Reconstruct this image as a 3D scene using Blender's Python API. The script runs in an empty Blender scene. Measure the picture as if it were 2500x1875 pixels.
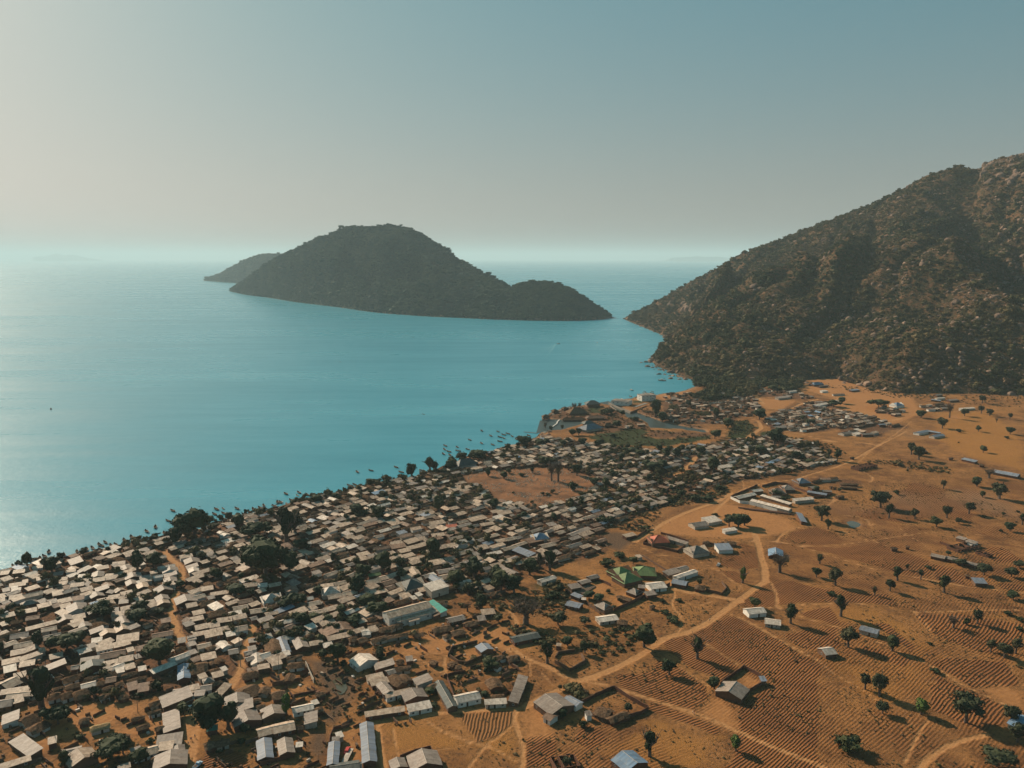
import bpy, math, random
import numpy as np
from mathutils import Vector, noise as mnoise

# ------------------------------------------------------------------ camera, world, sun, exposure
sc = bpy.context.scene
CAM_H, PITCH, FPX = 200.0, math.radians(8.93), 1962.0
cam = bpy.data.objects.new('camera', bpy.data.cameras.new('camera'))
sc.collection.objects.link(cam); sc.camera = cam
cam.location = (0, 0, CAM_H); cam.rotation_euler = (math.radians(90) - PITCH, 0, 0)
cam.data.sensor_width = 36.0; cam.data.lens = 36.0 * FPX / 2500.0
cam.data.clip_start = 1.0; cam.data.clip_end = 300000.0
SUN_EL = math.radians(29.0); SUN_AZ = math.radians(-46.0)      # azimuth from +Y, negative = to the left
SUNV = Vector((math.sin(SUN_AZ) * math.cos(SUN_EL), math.cos(SUN_AZ) * math.cos(SUN_EL), math.sin(SUN_EL)))
w = bpy.data.worlds.new('World'); sc.world = w; w.use_nodes = True
nt = w.node_tree; nt.nodes.clear()
wo = nt.nodes.new('ShaderNodeOutputWorld'); bg = nt.nodes.new('ShaderNodeBackground')
sky = nt.nodes.new('ShaderNodeTexSky'); sky.sky_type = 'NISHITA'; sky.sun_disc = False
sky.sun_elevation = SUN_EL; sky.sun_rotation = SUN_AZ
sky.altitude = 500; sky.air_density = 1.0; sky.dust_density = 4.0; sky.ozone_density = 1.0
# a soft, hazy sky: each colour channel of the physical sky is compressed by a power curve
spl = nt.nodes.new('ShaderNodeSeparateColor'); cmb = nt.nodes.new('ShaderNodeCombineColor'); nt.links.new(sky.outputs[0], spl.inputs[0])
for ch, (gain, gam) in enumerate(((5.05, 0.76), (6.05, 0.43), (5.85, 0.37))):
    a_ = nt.nodes.new('ShaderNodeMath'); a_.operation = 'MULTIPLY'; a_.inputs[1].default_value = 0.05
    p_ = nt.nodes.new('ShaderNodeMath'); p_.operation = 'POWER'; p_.inputs[1].default_value = gam
    g_ = nt.nodes.new('ShaderNodeMath'); g_.operation = 'MULTIPLY'; g_.inputs[1].default_value = gain
    nt.links.new(spl.outputs[ch], a_.inputs[0]); nt.links.new(a_.outputs[0], p_.inputs[0]); nt.links.new(p_.outputs[0], g_.inputs[0]); nt.links.new(g_.outputs[0], cmb.inputs[ch])
# warm dust low over the horizon, all the way round
tc_ = nt.nodes.new('ShaderNodeTexCoord'); sx_ = nt.nodes.new('ShaderNodeSeparateXYZ'); nt.links.new(tc_.outputs['Generated'], sx_.inputs[0])
ab_ = nt.nodes.new('ShaderNodeMath'); ab_.operation = 'ABSOLUTE'; nt.links.new(sx_.outputs['Z'], ab_.inputs[0])
ml_ = nt.nodes.new('ShaderNodeMath'); ml_.operation = 'MULTIPLY'; ml_.inputs[1].default_value = -6.0; nt.links.new(ab_.outputs[0], ml_.inputs[0])
ex_ = nt.nodes.new('ShaderNodeMath'); ex_.operation = 'EXPONENT'; nt.links.new(ml_.outputs[0], ex_.inputs[0])
sc_ = nt.nodes.new('ShaderNodeSeparateColor'); nt.links.new(cmb.outputs[0], sc_.inputs[0]); wm_ = nt.nodes.new('ShaderNodeCombineColor')
for ch, k_ in enumerate((1.22, 1.04, 0.93)):
    q_ = nt.nodes.new('ShaderNodeMath'); q_.operation = 'MULTIPLY'; q_.inputs[1].default_value = k_; nt.links.new(sc_.outputs[1], q_.inputs[0]); nt.links.new(q_.outputs[0], wm_.inputs[ch])
mx_ = nt.nodes.new('ShaderNodeMix'); mx_.data_type = 'RGBA'; nt.links.new(ex_.outputs[0], mx_.inputs[0]); nt.links.new(cmb.outputs[0], mx_.inputs[6]); nt.links.new(wm_.outputs[0], mx_.inputs[7])
nt.links.new(mx_.outputs[2], bg.inputs[0])
bg.inputs[1].default_value = 0.070
nt.links.new(bg.outputs[0], wo.inputs[0])
sl = bpy.data.lights.new('sun', 'SUN'); sl.energy = 5.0; sl.angle = math.radians(0.5); sl.color = (1.0, 0.83, 0.62)
so = bpy.data.objects.new('sun', sl); sc.collection.objects.link(so)
so.rotation_euler = SUNV.to_track_quat('Z', 'Y').to_euler(); so.location = (0, 0, 900)
sc.view_settings.view_transform = 'Standard'; sc.view_settings.look = 'None'
sc.view_settings.gamma = 1.0; sc.view_settings.exposure = 0.52
sc.render.film_transparent = False
sc.cycles.max_bounces = 5; sc.cycles.diffuse_bounces = 2; sc.cycles.glossy_bounces = 2
sc.cycles.transmission_bounces = 2; sc.cycles.volume_bounces = 1; sc.cycles.transparent_max_bounces = 4
sc.cycles.use_adaptive_sampling = True; sc.cycles.adaptive_threshold = 0.02

C = sc.collection
rng = np.random.default_rng(7); R = random.Random(11)

# ------------------------------------------------------------------ reading positions off the survey picture
CROP = dict(A=(0,1350,4.424), B=(0,1600,4.424), C=(450,1400,4.424), D=(450,1600,4.424), E=(850,1600,4.424),
            F=(850,1425,4.424), G=(850,1225,4.424), H=(400,1200,4.424), I=(850,1000,4.424), J=(1300,900,4.424),
            K=(1300,1075,4.424), L=(1320,1400,4.424), M=(1500,1200,4.424), N=(1750,1050,4.424), O=(1750,900,4.424),
            P=(2100,950,5.53), Q=(1100,1600,3.687), R=(1800,1200,2.457), T=(0,0,0.8848), W=(1200,1200,2.4575),
            X=(1130,1110,6.32), Y=(1300,940,6.506), Z=(1650,1500,4.424), S=(0,1200,2.4575))
cp, sp = math.cos(PITCH), math.sin(PITCH)
def src(c, u, v):
    x0, y0, s = CROP[c]; return x0 + u / s, y0 + v / s
def ray(sx, sy):
    u = (sx - 1250.0) / FPX; v = (sy - 937.5) / FPX
    return u, cp - v * sp, -(sp + v * cp)
def at(c, u, v, z=2.0):
    """world point at height z seen at crop position (u, v)"""
    dx, dy, dz = ray(*src(c, u, v)); t = (z - CAM_H) / dz
    return dx * t, dy * t
def at_depth(c, u, v, Y):
    dx, dy, dz = ray(*src(c, u, v)); t = Y / dy
    return dx * t, Y, CAM_H + dz * t
def topx(x, y, z):
    """world point -> source pixel"""
    d = y * cp - (z - CAM_H) * sp; h = -(z - CAM_H) * cp - y * sp
    return 1250 + FPX * x / d, 937.5 + FPX * h / d
def pts(c, lst, z=2.0):
    return [at(c, u, v, z) for u, v in lst]

def seg_d(P, a, b):
    ax, ay = a; bx, by = b; dx, dy = bx - ax, by - ay
    L2 = dx * dx + dy * dy + 1e-9
    t = np.clip(((P[:, 0] - ax) * dx + (P[:, 1] - ay) * dy) / L2, 0, 1)
    return np.hypot(P[:, 0] - ax - t * dx, P[:, 1] - ay - t * dy)
def line_d(P, pl):
    d = np.full(len(P), 1e9)
    for a, b in zip(pl[:-1], pl[1:]): d = np.minimum(d, seg_d(P, a, b))
    return d
def poly_sd(P, poly):
    """signed distance, positive inside"""
    d = line_d(P, poly + [poly[0]]); ins = np.zeros(len(P), bool)
    n = len(poly)
    for i in range(n):
        x1, y1 = poly[i]; x2, y2 = poly[(i + 1) % n]
        if y1 == y2: continue
        c = (y1 > P[:, 1]) != (y2 > P[:, 1])
        ins ^= c & (P[:, 0] < (x2 - x1) * (P[:, 1] - y1) / (y2 - y1) + x1)
    return np.where(ins, d, -d)
def smooth(pl, n=3):
    for _ in range(n):
        q = [pl[0]]
        for a, b in zip(pl[:-1], pl[1:]):
            q += [(a[0]*.75+b[0]*.25, a[1]*.75+b[1]*.25), (a[0]*.25+b[0]*.75, a[1]*.25+b[1]*.75)]
        pl = q + [pl[-1]]
    return pl

# value noise in numpy
def vnoise(x, y, seed=0):
    xi = np.floor(x).astype(np.int64); yi = np.floor(y).astype(np.int64)
    xf = x - xi; yf = y - yi
    u = xf * xf * (3 - 2 * xf); v = yf * yf * (3 - 2 * yf)
    def h(a, b):
        n = (a * 374761393 + b * 668265263 + seed * 1442695041) & 0xffffffff
        n = ((n ^ (n >> 13)) * 1274126177) & 0xffffffff
        return ((n ^ (n >> 16)) & 0xffff) / 65535.0
    return (h(xi, yi) * (1-u) * (1-v) + h(xi+1, yi) * u * (1-v) + h(xi, yi+1) * (1-u) * v + h(xi+1, yi+1) * u * v)
def fbm(x, y, o=4, seed=0):
    s = 0; a = 0.5
    for i in range(o):
        s = s + a * vnoise(x * 2**i, y * 2**i, seed + i); a *= 0.5
    return s / (1 - 0.5**o)

# ------------------------------------------------------------------ object helpers
def tag(o, label=None, cat=None, group=None, kind=None):
    if label: o['label'] = label
    if cat: o['category'] = cat
    if group: o['group'] = group
    if kind: o['kind'] = kind
    return o
def new_mesh(name, V, F, mats=(), mi=None, smooth_=False):
    me = bpy.data.meshes.new(name); me.from_pydata([tuple(v) for v in V], [], F)
    for m in mats: me.materials.append(m)
    if mi is not None: me.polygons.foreach_set('material_index', mi)
    if smooth_: me.polygons.foreach_set('use_smooth', [True] * len(me.polygons))
    me.update(); return me
def link(name, me, parent=None, loc=(0, 0, 0), rz=0.0, scale=None):
    o = bpy.data.objects.new(name, me); C.objects.link(o)
    o.location = loc; o.rotation_euler = (0, 0, rz)
    if scale: o.scale = scale
    if parent is not None: o.parent = parent
    return o
def empty(name, loc, rz=0.0, scale=None):
    o = bpy.data.objects.new(name, None); C.objects.link(o); o.location = loc; o.rotation_euler = (0, 0, rz)
    o.empty_display_size = 1
    if scale: o.scale = scale
    return o
class MB:
    def __init__(s): s.V = []; s.F = []; s.M = []
    def add(s, V, F, m=0):
        k = len(s.V); s.V += [tuple(v) for v in V]; s.F += [tuple(i + k for i in f) for f in F]; s.M += [m] * len(F)
    def box(s, x0, x1, y0, y1, z0, z1, m=0, bottom=True):
        V = [(x0,y0,z0),(x1,y0,z0),(x1,y1,z0),(x0,y1,z0),(x0,y0,z1),(x1,y0,z1),(x1,y1,z1),(x0,y1,z1)]
        F = [(0,1,5,4),(1,2,6,5),(2,3,7,6),(3,0,4,7),(4,5,6,7)] + ([(3,2,1,0)] if bottom else [])
        s.add(V, F, m)
    def tube(s, p, q, r0, r1, n=6, m=0):
        p = Vector(p); q = Vector(q); d = (q - p).normalized()
        a = d.orthogonal().normalized(); b = d.cross(a)
        V = [];
        for c_, r in ((p, r0), (q, r1)):
            for i in range(n):
                t = 2 * math.pi * i / n; V.append(c_ + a * math.cos(t) * r + b * math.sin(t) * r)
        F = [(i, (i+1) % n, n + (i+1) % n, n + i) for i in range(n)] + [tuple(range(n, 2*n)), tuple(range(n-1, -1, -1))]
        s.add(V, F, m)
    def mesh(s, name, mats, smooth_=False):
        return new_mesh(name, s.V, s.F, mats, s.M, smooth_)

# ------------------------------------------------------------------ materials
def nodes(name, rough=0.9, spec=0.2):
    m = bpy.data.materials.new(name); m.use_nodes = True; t = m.node_tree; b = t.nodes['Principled BSDF']
    b.inputs['Roughness'].default_value = rough; b.inputs['Specular IOR Level'].default_value = spec
    return m, t, b
def N(t, ty, **k):
    n = t.nodes.new(ty)
    for a, v in k.items(): setattr(n, a, v)
    return n
def mixc(t, a, b, f, mode='MIX'):
    n = N(t, 'ShaderNodeMix', data_type='RGBA', blend_type=mode)
    for i, x in ((6, a), (7, b), (0, f)):
        if isinstance(x, (tuple, list)): n.inputs[i].default_value = (*x, 1)
        elif isinstance(x, (int, float)): n.inputs[i].default_value = x
        else: t.links.new(x, n.inputs[i])
    return n.outputs[2]
def mth(t, op, a, b=None, c=None, clamp=False):
    n = N(t, 'ShaderNodeMath', operation=op); n.use_clamp = clamp
    for i, x in enumerate((a, b, c)):
        if x is None: continue
        if isinstance(x, (int, float)): n.inputs[i].default_value = x
        else: t.links.new(x, n.inputs[i])
    return n.outputs[0]
def ramp(t, x, lo, hi, a=0.0, b=1.0):
    n = N(t, 'ShaderNodeMapRange'); n.clamp = True
    t.links.new(x, n.inputs[0])
    for i, v in ((1, lo), (2, hi), (3, a), (4, b)): n.inputs[i].default_value = v
    return n.outputs[0]
def noi(t, vec, scale, detail=4, rough=0.55, dist=0.0):
    n = N(t, 'ShaderNodeTexNoise'); n.inputs['Scale'].default_value = scale
    n.inputs['Detail'].default_value = detail; n.inputs['Roughness'].default_value = rough; n.inputs['Distortion'].default_value = dist
    if vec is not None: t.links.new(vec, n.inputs['Vector'])
    return n.outputs['Fac']
def attr(t, name):
    return N(t, 'ShaderNodeAttribute', attribute_name=name).outputs['Fac']
def bump(t, b, h, dist, strength=1.0):
    n = N(t, 'ShaderNodeBump'); n.inputs['Distance'].default_value = dist; n.inputs['Strength'].default_value = strength
    t.links.new(h, n.inputs['Height']); t.links.new(n.outputs[0], b.inputs['Normal'])
def geo(t): return N(t, 'ShaderNodeNewGeometry').outputs['Position']
def objc(t): return N(t, 'ShaderNodeTexCoord').outputs['Object']
def orand(t): return N(t, 'ShaderNodeObjectInfo').outputs['Random']

def roof_mat(name, base, streak, amount=0.5, rough=0.62, spec=0.28, sheet=True, metal=0.0):
    m, t, b = nodes(name, rough, spec); o = objc(t); r = orand(t)
    n1 = noi(t, geo(t), 0.55, 6, 0.75); n2 = noi(t, geo(t), 0.25, 3)
    mp = N(t, 'ShaderNodeMapping'); mp.inputs['Scale'].default_value = (1.15, 0.30, 0.0); t.links.new(o, mp.inputs[0])
    wn = N(t, 'ShaderNodeTexWhiteNoise', noise_dimensions='2D')
    sn = N(t, 'ShaderNodeVectorMath', operation='FLOOR'); t.links.new(mp.outputs[0], sn.inputs[0]); t.links.new(sn.outputs[0], wn.inputs['Vector'])
    c = mixc(t, base, streak, mth(t, 'MULTIPLY', ramp(t, n1, 0.42, 0.62), amount * 1.25))
    shade = mth(t, 'ADD', mth(t, 'MULTIPLY', wn.outputs[0], 0.36), mth(t, 'ADD', mth(t, 'MULTIPLY', r, 0.36), mth(t, 'MULTIPLY', n2, 0.4)))
    hsv = N(t, 'ShaderNodeHueSaturation'); t.links.new(c, hsv.inputs['Color'])
    t.links.new(mth(t, 'ADD', shade, 0.36), hsv.inputs['Value']); t.links.new(hsv.outputs[0], b.inputs['Base Color'])
    b.inputs['Metallic'].default_value = metal
    wv = N(t, 'ShaderNodeTexWave', wave_type='BANDS', bands_direction='X'); wv.inputs['Scale'].default_value = 1.6
    t.links.new(o, wv.inputs['Vector'])
    bump(t, b, wv.outputs['Fac'], 0.03, 0.6)
    return m
def plain_mat(name, c1, c2, scale=2.0, rough=0.9, spec=0.2, bd=0.05, lo=0.35, hi=0.68):
    m, t, b = nodes(name, rough, spec); g = geo(t)
    n = noi(t, g, scale, 5, 0.65)
    c = mixc(t, c1, c2, ramp(t, n, lo, hi))
    r = orand(t); hsv = N(t, 'ShaderNodeHueSaturation'); t.links.new(c, hsv.inputs['Color'])
    t.links.new(mth(t, 'ADD', mth(t, 'MULTIPLY', r, 0.35), 0.82), hsv.inputs['Value'])
    t.links.new(hsv.outputs[0], b.inputs['Base Color'])
    bump(t, b, noi(t, g, scale * 4, 4, 0.7), bd)
    return m
MAT = {}
MAT['b'] = roof_mat('pale_tin', (0.43, 0.315, 0.225), (0.19, 0.11, 0.065), 0.6)
MAT['g'] = roof_mat('grey_tin', (0.25, 0.20, 0.165), (0.14, 0.09, 0.06), 0.5)
MAT['w'] = roof_mat('bright_tin', (0.58, 0.49, 0.41), (0.27, 0.19, 0.13), 0.45)
MAT['r'] = roof_mat('rusty_tin', (0.23, 0.135, 0.085), (0.11, 0.06, 0.035), 0.8, 0.7, 0.25)
MAT['u'] = roof_mat('blue_tin', (0.13, 0.22, 0.33), (0.22, 0.25, 0.28), 0.5)
MAT['v'] = roof_mat('slate_blue_tin', (0.16, 0.19, 0.24), (0.20, 0.19, 0.18), 0.5)
MAT['n'] = roof_mat('green_tin', (0.13, 0.19, 0.065), (0.09, 0.12, 0.05), 0.5)
MAT['q'] = roof_mat('teal_tin', (0.03, 0.25, 0.20), (0.05, 0.14, 0.12), 0.4)
MAT['e'] = roof_mat('red_tin', (0.42, 0.09, 0.04), (0.25, 0.09, 0.05), 0.5)
MAT['d'] = roof_mat('dark_tin', (0.06, 0.075, 0.07), (0.10, 0.09, 0.075), 0.5)
MAT['t'] = plain_mat('thatch', (0.062, 0.038, 0.025), (0.21, 0.13, 0.08), 1.1, 1.0, 0.0, 0.25)
MAT['s'] = plain_mat('fresh_straw', (0.33, 0.23, 0.12), (0.17, 0.11, 0.06), 1.6, 1.0, 0.0, 0.2)
MAT['brick'] = plain_mat('red_brown_brick', (0.14, 0.062, 0.036), (0.085, 0.042, 0.028), 1.2)
MAT['mud'] = plain_mat('mud_plaster', (0.15, 0.082, 0.048), (0.10, 0.058, 0.037), 0.8)
MAT['plaster'] = plain_mat('pale_plaster', (0.46, 0.40, 0.33), (0.33, 0.27, 0.21), 0.7)
MAT['white'] = plain_mat('white_wall', (0.62, 0.60, 0.55), (0.48, 0.45, 0.40), 0.7)
MAT['concrete'] = plain_mat('concrete', (0.24, 0.21, 0.18), (0.16, 0.14, 0.12), 0.5)
MAT['door'] = plain_mat('dark_door', (0.06, 0.045, 0.035), (0.10, 0.06, 0.04), 2)
MAT['glass'] = plain_mat('window_dark', (0.03, 0.035, 0.04), (0.05, 0.05, 0.05), 2, 0.35, 0.5)
MAT['wood'] = plain_mat('weathered_wood', (0.12, 0.075, 0.05), (0.20, 0.14, 0.10), 2)
MAT['hull'] = plain_mat('boat_planks', (0.07, 0.045, 0.035), (0.20, 0.12, 0.08), 2.5)
MAT['hullw'] = plain_mat('painted_hull', (0.62, 0.60, 0.56), (0.40, 0.36, 0.32), 1.5)
MAT['bark'] = plain_mat('bark', (0.09, 0.065, 0.05), (0.15, 0.11, 0.085), 1.5)
MAT['rock'] = plain_mat('boulder_rock', (0.22, 0.145, 0.105), (0.11, 0.075, 0.06), 0.25, 0.95, 0.1, 0.4)
MAT['rockp'] = plain_mat('pale_rock', (0.29, 0.19, 0.135), (0.19, 0.125, 0.09), 0.25, 0.95, 0.1, 0.3)
def leaf_mat(name, c1, c2, c3, wild=None):
    m, t, b = nodes(name, 0.8, 0.15); g = geo(t)
    n = noi(t, g, 0.9, 3); c = mixc(t, c1, c2, ramp(t, n, 0.35, 0.65))
    c = mixc(t, c, c3, ramp(t, orand(t), 0.45, 1.0))
    if wild: c = mixc(t, c, wild, mth(t, 'MULTIPLY', ramp(t, noi(t, g, 0.006, 5, 0.62, 0.6), 0.44, 0.58), 0.75))
    t.links.new(c, b.inputs['Base Color'])
    b.inputs['Subsurface Weight'].default_value = 0.0
    return m
MAT['leaf'] = leaf_mat('leaves_dark', (0.013, 0.024, 0.010), (0.030, 0.042, 0.015), (0.042, 0.048, 0.017))
MAT['leafg'] = leaf_mat('leaves_green', (0.045, 0.080, 0.018), (0.075, 0.11, 0.024), (0.07, 0.09, 0.024))
MAT['leaff'] = leaf_mat('leaves_grey', (0.024, 0.032, 0.016), (0.045, 0.050, 0.023), (0.062, 0.058, 0.027))
MAT['leafd'] = leaf_mat('leaves_dry', (0.13, 0.085, 0.048), (0.09, 0.062, 0.04), (0.15, 0.11, 0.05))
# ------------------------------------------------------------------ shore, canal, zones
SHORE = (pts('S', [(-900,640),(-300,545),(0,470),(80,455),(200,432),(330,405),(450,378),(600,348),(760,318),(880,288),(1000,262),(1080,238),(1250,215),(1330,172),(1450,150),(1560,125),(1700,80),(1850,40)], 0)
  + pts('I', [(100,845),(190,812),(350,782),(450,768),(600,748),(700,738),(800,692),(900,672),(960,665),(1050,602),(1200,548),(1290,502),(1400,478),(1500,465),(1600,430),(1700,398),(1830,370),(1950,325),(2030,295),(2070,250)], 0)
  + pts('J', [(60,700),(90,640),(100,560),(110,520),(190,480),(330,430),(540,395),(600,375),(720,368),(820,360),(900,335),(1080,318),(1130,292),(1200,280),(1310,290),(1420,266),(1550,260),(1650,235),(1750,195),(1800,150),(1760,112),(1700,92),(1560,97),(1530,55)], 0)
  + pts('T', [(1500,820),(1478,810),(1450,800),(1408,783),(1412,765),(1440,745),(1450,735),(1430,722),(1400,710),(1375,697),(1352,690),(1349,686)], 0)
  + [(480,2950),(800,3250),(1800,3800),(9000,6000),(9000,-500),(-900,-500)])
INLET = pts('J', [(40,700),(80,560),(190,548),(480,560),(560,585),(520,606),(300,668),(200,676)], 0)
CANAL = pts('J', [(700,372),(820,350),(1060,468),(1130,480),(1250,520),(1420,585),(1560,612),(1700,640),(1860,668),(1880,695),(1700,672),(1600,655),(1400,652),(1280,640),(1250,590),(1180,548),(1030,532),(990,482),(940,466),(850,402),(720,376)], 0)
POND = [(x, y) for x, y in pts('D', [(1600,280),(1640,240),(1700,245),(1770,330),(1740,390),(1700,425),(1650,410),(1640,330)])]
POND2 = pts('N', [(1400,985),(1450,965),(1530,985),(1560,1010),(1530,1040),(1450,1045)])
def ground_z(x, y):
    x = np.atleast_1d(np.asarray(x, float)); y = np.atleast_1d(np.asarray(y, float)); P = np.stack([x, y], 1)
    sd = poly_sd(P, SHORE); sd = sd + (fbm(x / 14, y / 14, 2, 5) - 0.5) * 5
    z = np.where(sd > 0, np.minimum(2.0, 0.05 + sd * 0.13), np.maximum(-4, sd * 0.12))
    for poly, dep in ((INLET, 0.5), (CANAL, 0.5)):
        s2 = poly_sd(P, poly); z = np.where(s2 > -3.5, np.minimum(z, np.clip(1.9 - (s2 + 3.5) * dep, -1.5, 2.0)), z)
    for poly in (POND, POND2):
        s2 = poly_sd(P, poly); z = np.where(s2 > -3, np.minimum(z, 2.0 - np.clip((s2 + 3) * 0.12, 0, 0.7)), z)
    far = np.clip((sd - 60) / 200, 0, 1)
    rt = np.clip((x - 20) / 150, 0, 1)
    z = z + far * rt * (fbm(x / 130, y / 130, 3, 9) - 0.5) * 3.0
    return z

def zs(poly_list, P):
    d = np.full(len(P), -60.0)
    for p in poly_list: d = np.maximum(d, poly_sd(P, p))
    return d
PATHS = [  # (crop, width m, points)
 ('W',3.6,[(2040,1690),(1966,1650),(1700,1545),(1450,1430),(1250,1340),(1000,1260),(750,1180),(600,1140),(510,1138),(400,1090),(290,1030),(200,1000),(150,955),(100,940)]),
 ('W',5.2,[(510,1138),(620,1110),(740,1060),(850,1005),(900,975),(960,935),(1000,905),(1060,870),(1180,850),(1300,790),(1400,715),(1500,640),(1600,565),(1640,545)]),
 ('W',5.5,[(1640,545),(1645,480),(1615,400),(1605,330),(1575,250)]),
 ('W',4.0,[(510,1138),(400,1190),(300,1235),(200,1290)]),
 ('W',4.6,[(1500,660),(1400,640),(1300,620),(1180,605),(1100,580),(1050,535)]),
 ('W',2.0,[(1430,735),(1550,795),(1700,885),(1850,965),(1966,1025)]),
 ('R',1.9,[(0,750),(100,800),(210,870),(300,925),(380,972),(470,1010)]),('R',1.2,[(470,1010),(560,1090),(640,1140),(740,1190),(830,1260)]),
 ('R',2.4,[(240,700),(235,620),(200,550),(165,520),(140,480)]),
 ('R',2.2,[(180,700),(240,688),(400,683),(560,678),(650,675),(830,685),(960,710),(1050,725),(1250,720),(1500,710),(1760,710)]),
 ('R',2.6,[(-40,300),(100,300),(240,300),(330,315),(520,370),(700,430),(850,475),(1000,500),(1200,540),(1400,570),(1550,585),(1760,610)]),
 ('R',2.0,[(235,310),(250,270),(330,220),(400,210),(470,210)]),('R',1.9,[(240,310),(450,328),(600,322),(800,295),(1000,260),(1200,235),(1310,240),(1500,262)]),
 ('R',2.2,[(240,700),(350,740),(420,770),(520,800),(640,828),(700,845),(800,890),(900,925),(1000,980),(1100,1020),(1220,1080),(1300,1140),(1400,1190),(1520,1245),(1640,1300)]),
 ('R',3.6,[(1080,1700),(1110,1640),(1180,1580),(1300,1515),(1420,1482),(1500,1465)]),
 ('R',1.4,[(620,240),(720,270),(850,310),(960,350),(1100,380),(1180,400)]),('R',1.4,[(1060,730),(1120,780),(1160,840)]),
 ('R',1.5,[(960,200),(1020,260),(1130,320),(1180,370)]),
 ('R',1.3,[(1140,1380),(1080,1470),(1000,1640)]),('R',1.6,[(520,90),(580,50),(560,0)]),
 ('W',1.5,[(1090,580),(1105,620),(1070,680),(1130,740),(1150,790),(1120,845)]),('W',1.3,[(1160,660),(1230,690),(1320,660)]),
 ('W',1.2,[(1185,880),(1280,910),(1380,980),(1500,1060)]),('W',1.2,[(980,1000),(1120,1050),(1230,1120),(1310,1180)]),
 ('W',1.4,[(1330,460),(1400,500),(1500,570)]),('W',1.4,[(900,760),(950,830),(1010,890)]),
 ('Q',3.0,[(590,490),(565,560),(600,680),(650,800),(650,900),(640,1060)]),('Q',1.6,[(-40,680),(60,730),(150,765),(310,815),(430,855),(600,960)]),
 ('Q',1.6,[(160,1010),(230,920),(310,815),(430,730),(560,630)]),('Q',1.2,[(700,20),(720,120),(720,180)]),('Q',1.2,[(820,160),(920,270)]),
 ('E',3.6,[(150,735),(400,710),(700,655),(1200,600),(1850,575)]),('E',3.2,[(320,760),(345,1000),(400,1230)]),
 ('E',1.4,[(830,680),(920,760),(1100,870),(1300,930),(1450,965)]),('E',1.0,[(480,780),(520,1000),(540,1080)]),('E',1.0,[(940,1030),(1150,985),(1300,975)]),
 ('A',5.0,[(1780,-20),(1850,80),(1950,130),(1965,260),(1940,330)]),('A',5.0,[(1905,430),(1850,600),(1865,700),(1920,850),(1965,930),(2000,1000)]),
 ('D',10,[(-20,560),(60,650),(90,800),(60,1000),(20,1240)]),('D',5,[(-40,380),(60,500),(100,640)]),
 ('C',4.2,[(750,500),(740,580),(700,720),(640,850),(625,1000),(570,1120),(500,1220)]),('D',4,[(560,230),(470,330),(400,440),(330,520)]),
 ('F',2.0,[(600,750),(730,800),(850,860),(950,930),(1050,990)]),('F',1.8,[(1040,790),(1030,900),(1060,980)]),('F',2.6,[(2212,910),(2050,850),(1850,760),(1720,720)]),
 ('F',2.0,[(850,770),(960,755),(1060,770)]),('F',3,[(1700,260),(1780,330),(1820,430)]),
 ('N',3.6,[(-40,900),(60,780),(200,680),(350,600),(600,555),(850,530),(1000,480),(1150,440),(1300,400),(1450,330),(1600,250),(1750,170)]),
 ('N',3.0,[(1750,170),(1650,140),(1300,130),(1000,110),(700,100)]),('N',3.0,[(1750,170),(1950,60),(2050,0)]),('N',1.5,[(260,520),(290,580),(290,640)]),
 ('N',1.8,[(1300,730),(1240,780),(1170,810)]),('N',2.0,[(1700,1000),(1640,1040),(1640,960),(1500,920),(1300,910)]),
 ('N',1.4,[(1340,1070),(1500,1150),(1650,1210)]),('N',3,[(1550,430),(1700,520),(1650,560)]),
 ('O',7.0,[(315,760),(400,690),(480,640)]),('O',6,[(480,640),(450,560),(350,540)]),('O',5,[(640,650),(900,700),(1200,780),(1500,800),(1750,830)]),
 ('O',8,[(300,240),(400,270),(450,320),(500,380)]),('O',9,[(1200,430),(1450,460),(1650,500),(1850,570),(2000,540)]),('O',6,[(560,430),(800,440),(900,380),(1100,330)]),
 ('P',2.0,[(-40,1000),(100,870),(260,740),(330,700),(700,430)]),('P',1.6,[(960,890),(1080,930),(1400,1000),(1560,1080)]),
 ('K',4.5,[(1100,1100),(1250,1000),(1400,900),(1600,800),(1800,720),(2000,650),(2150,560)]),
 ('K',7,[(1540,360),(1700,270),(1760,180)]),('M',2.0,[(780,720),(1000,790),(1150,870),(1300,990)]),('M',2,[(300,600),(420,680),(600,700)]),
]
PATHW = [(wd, smooth(pts(c, l), 2)) for c, wd, l in PATHS]
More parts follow.
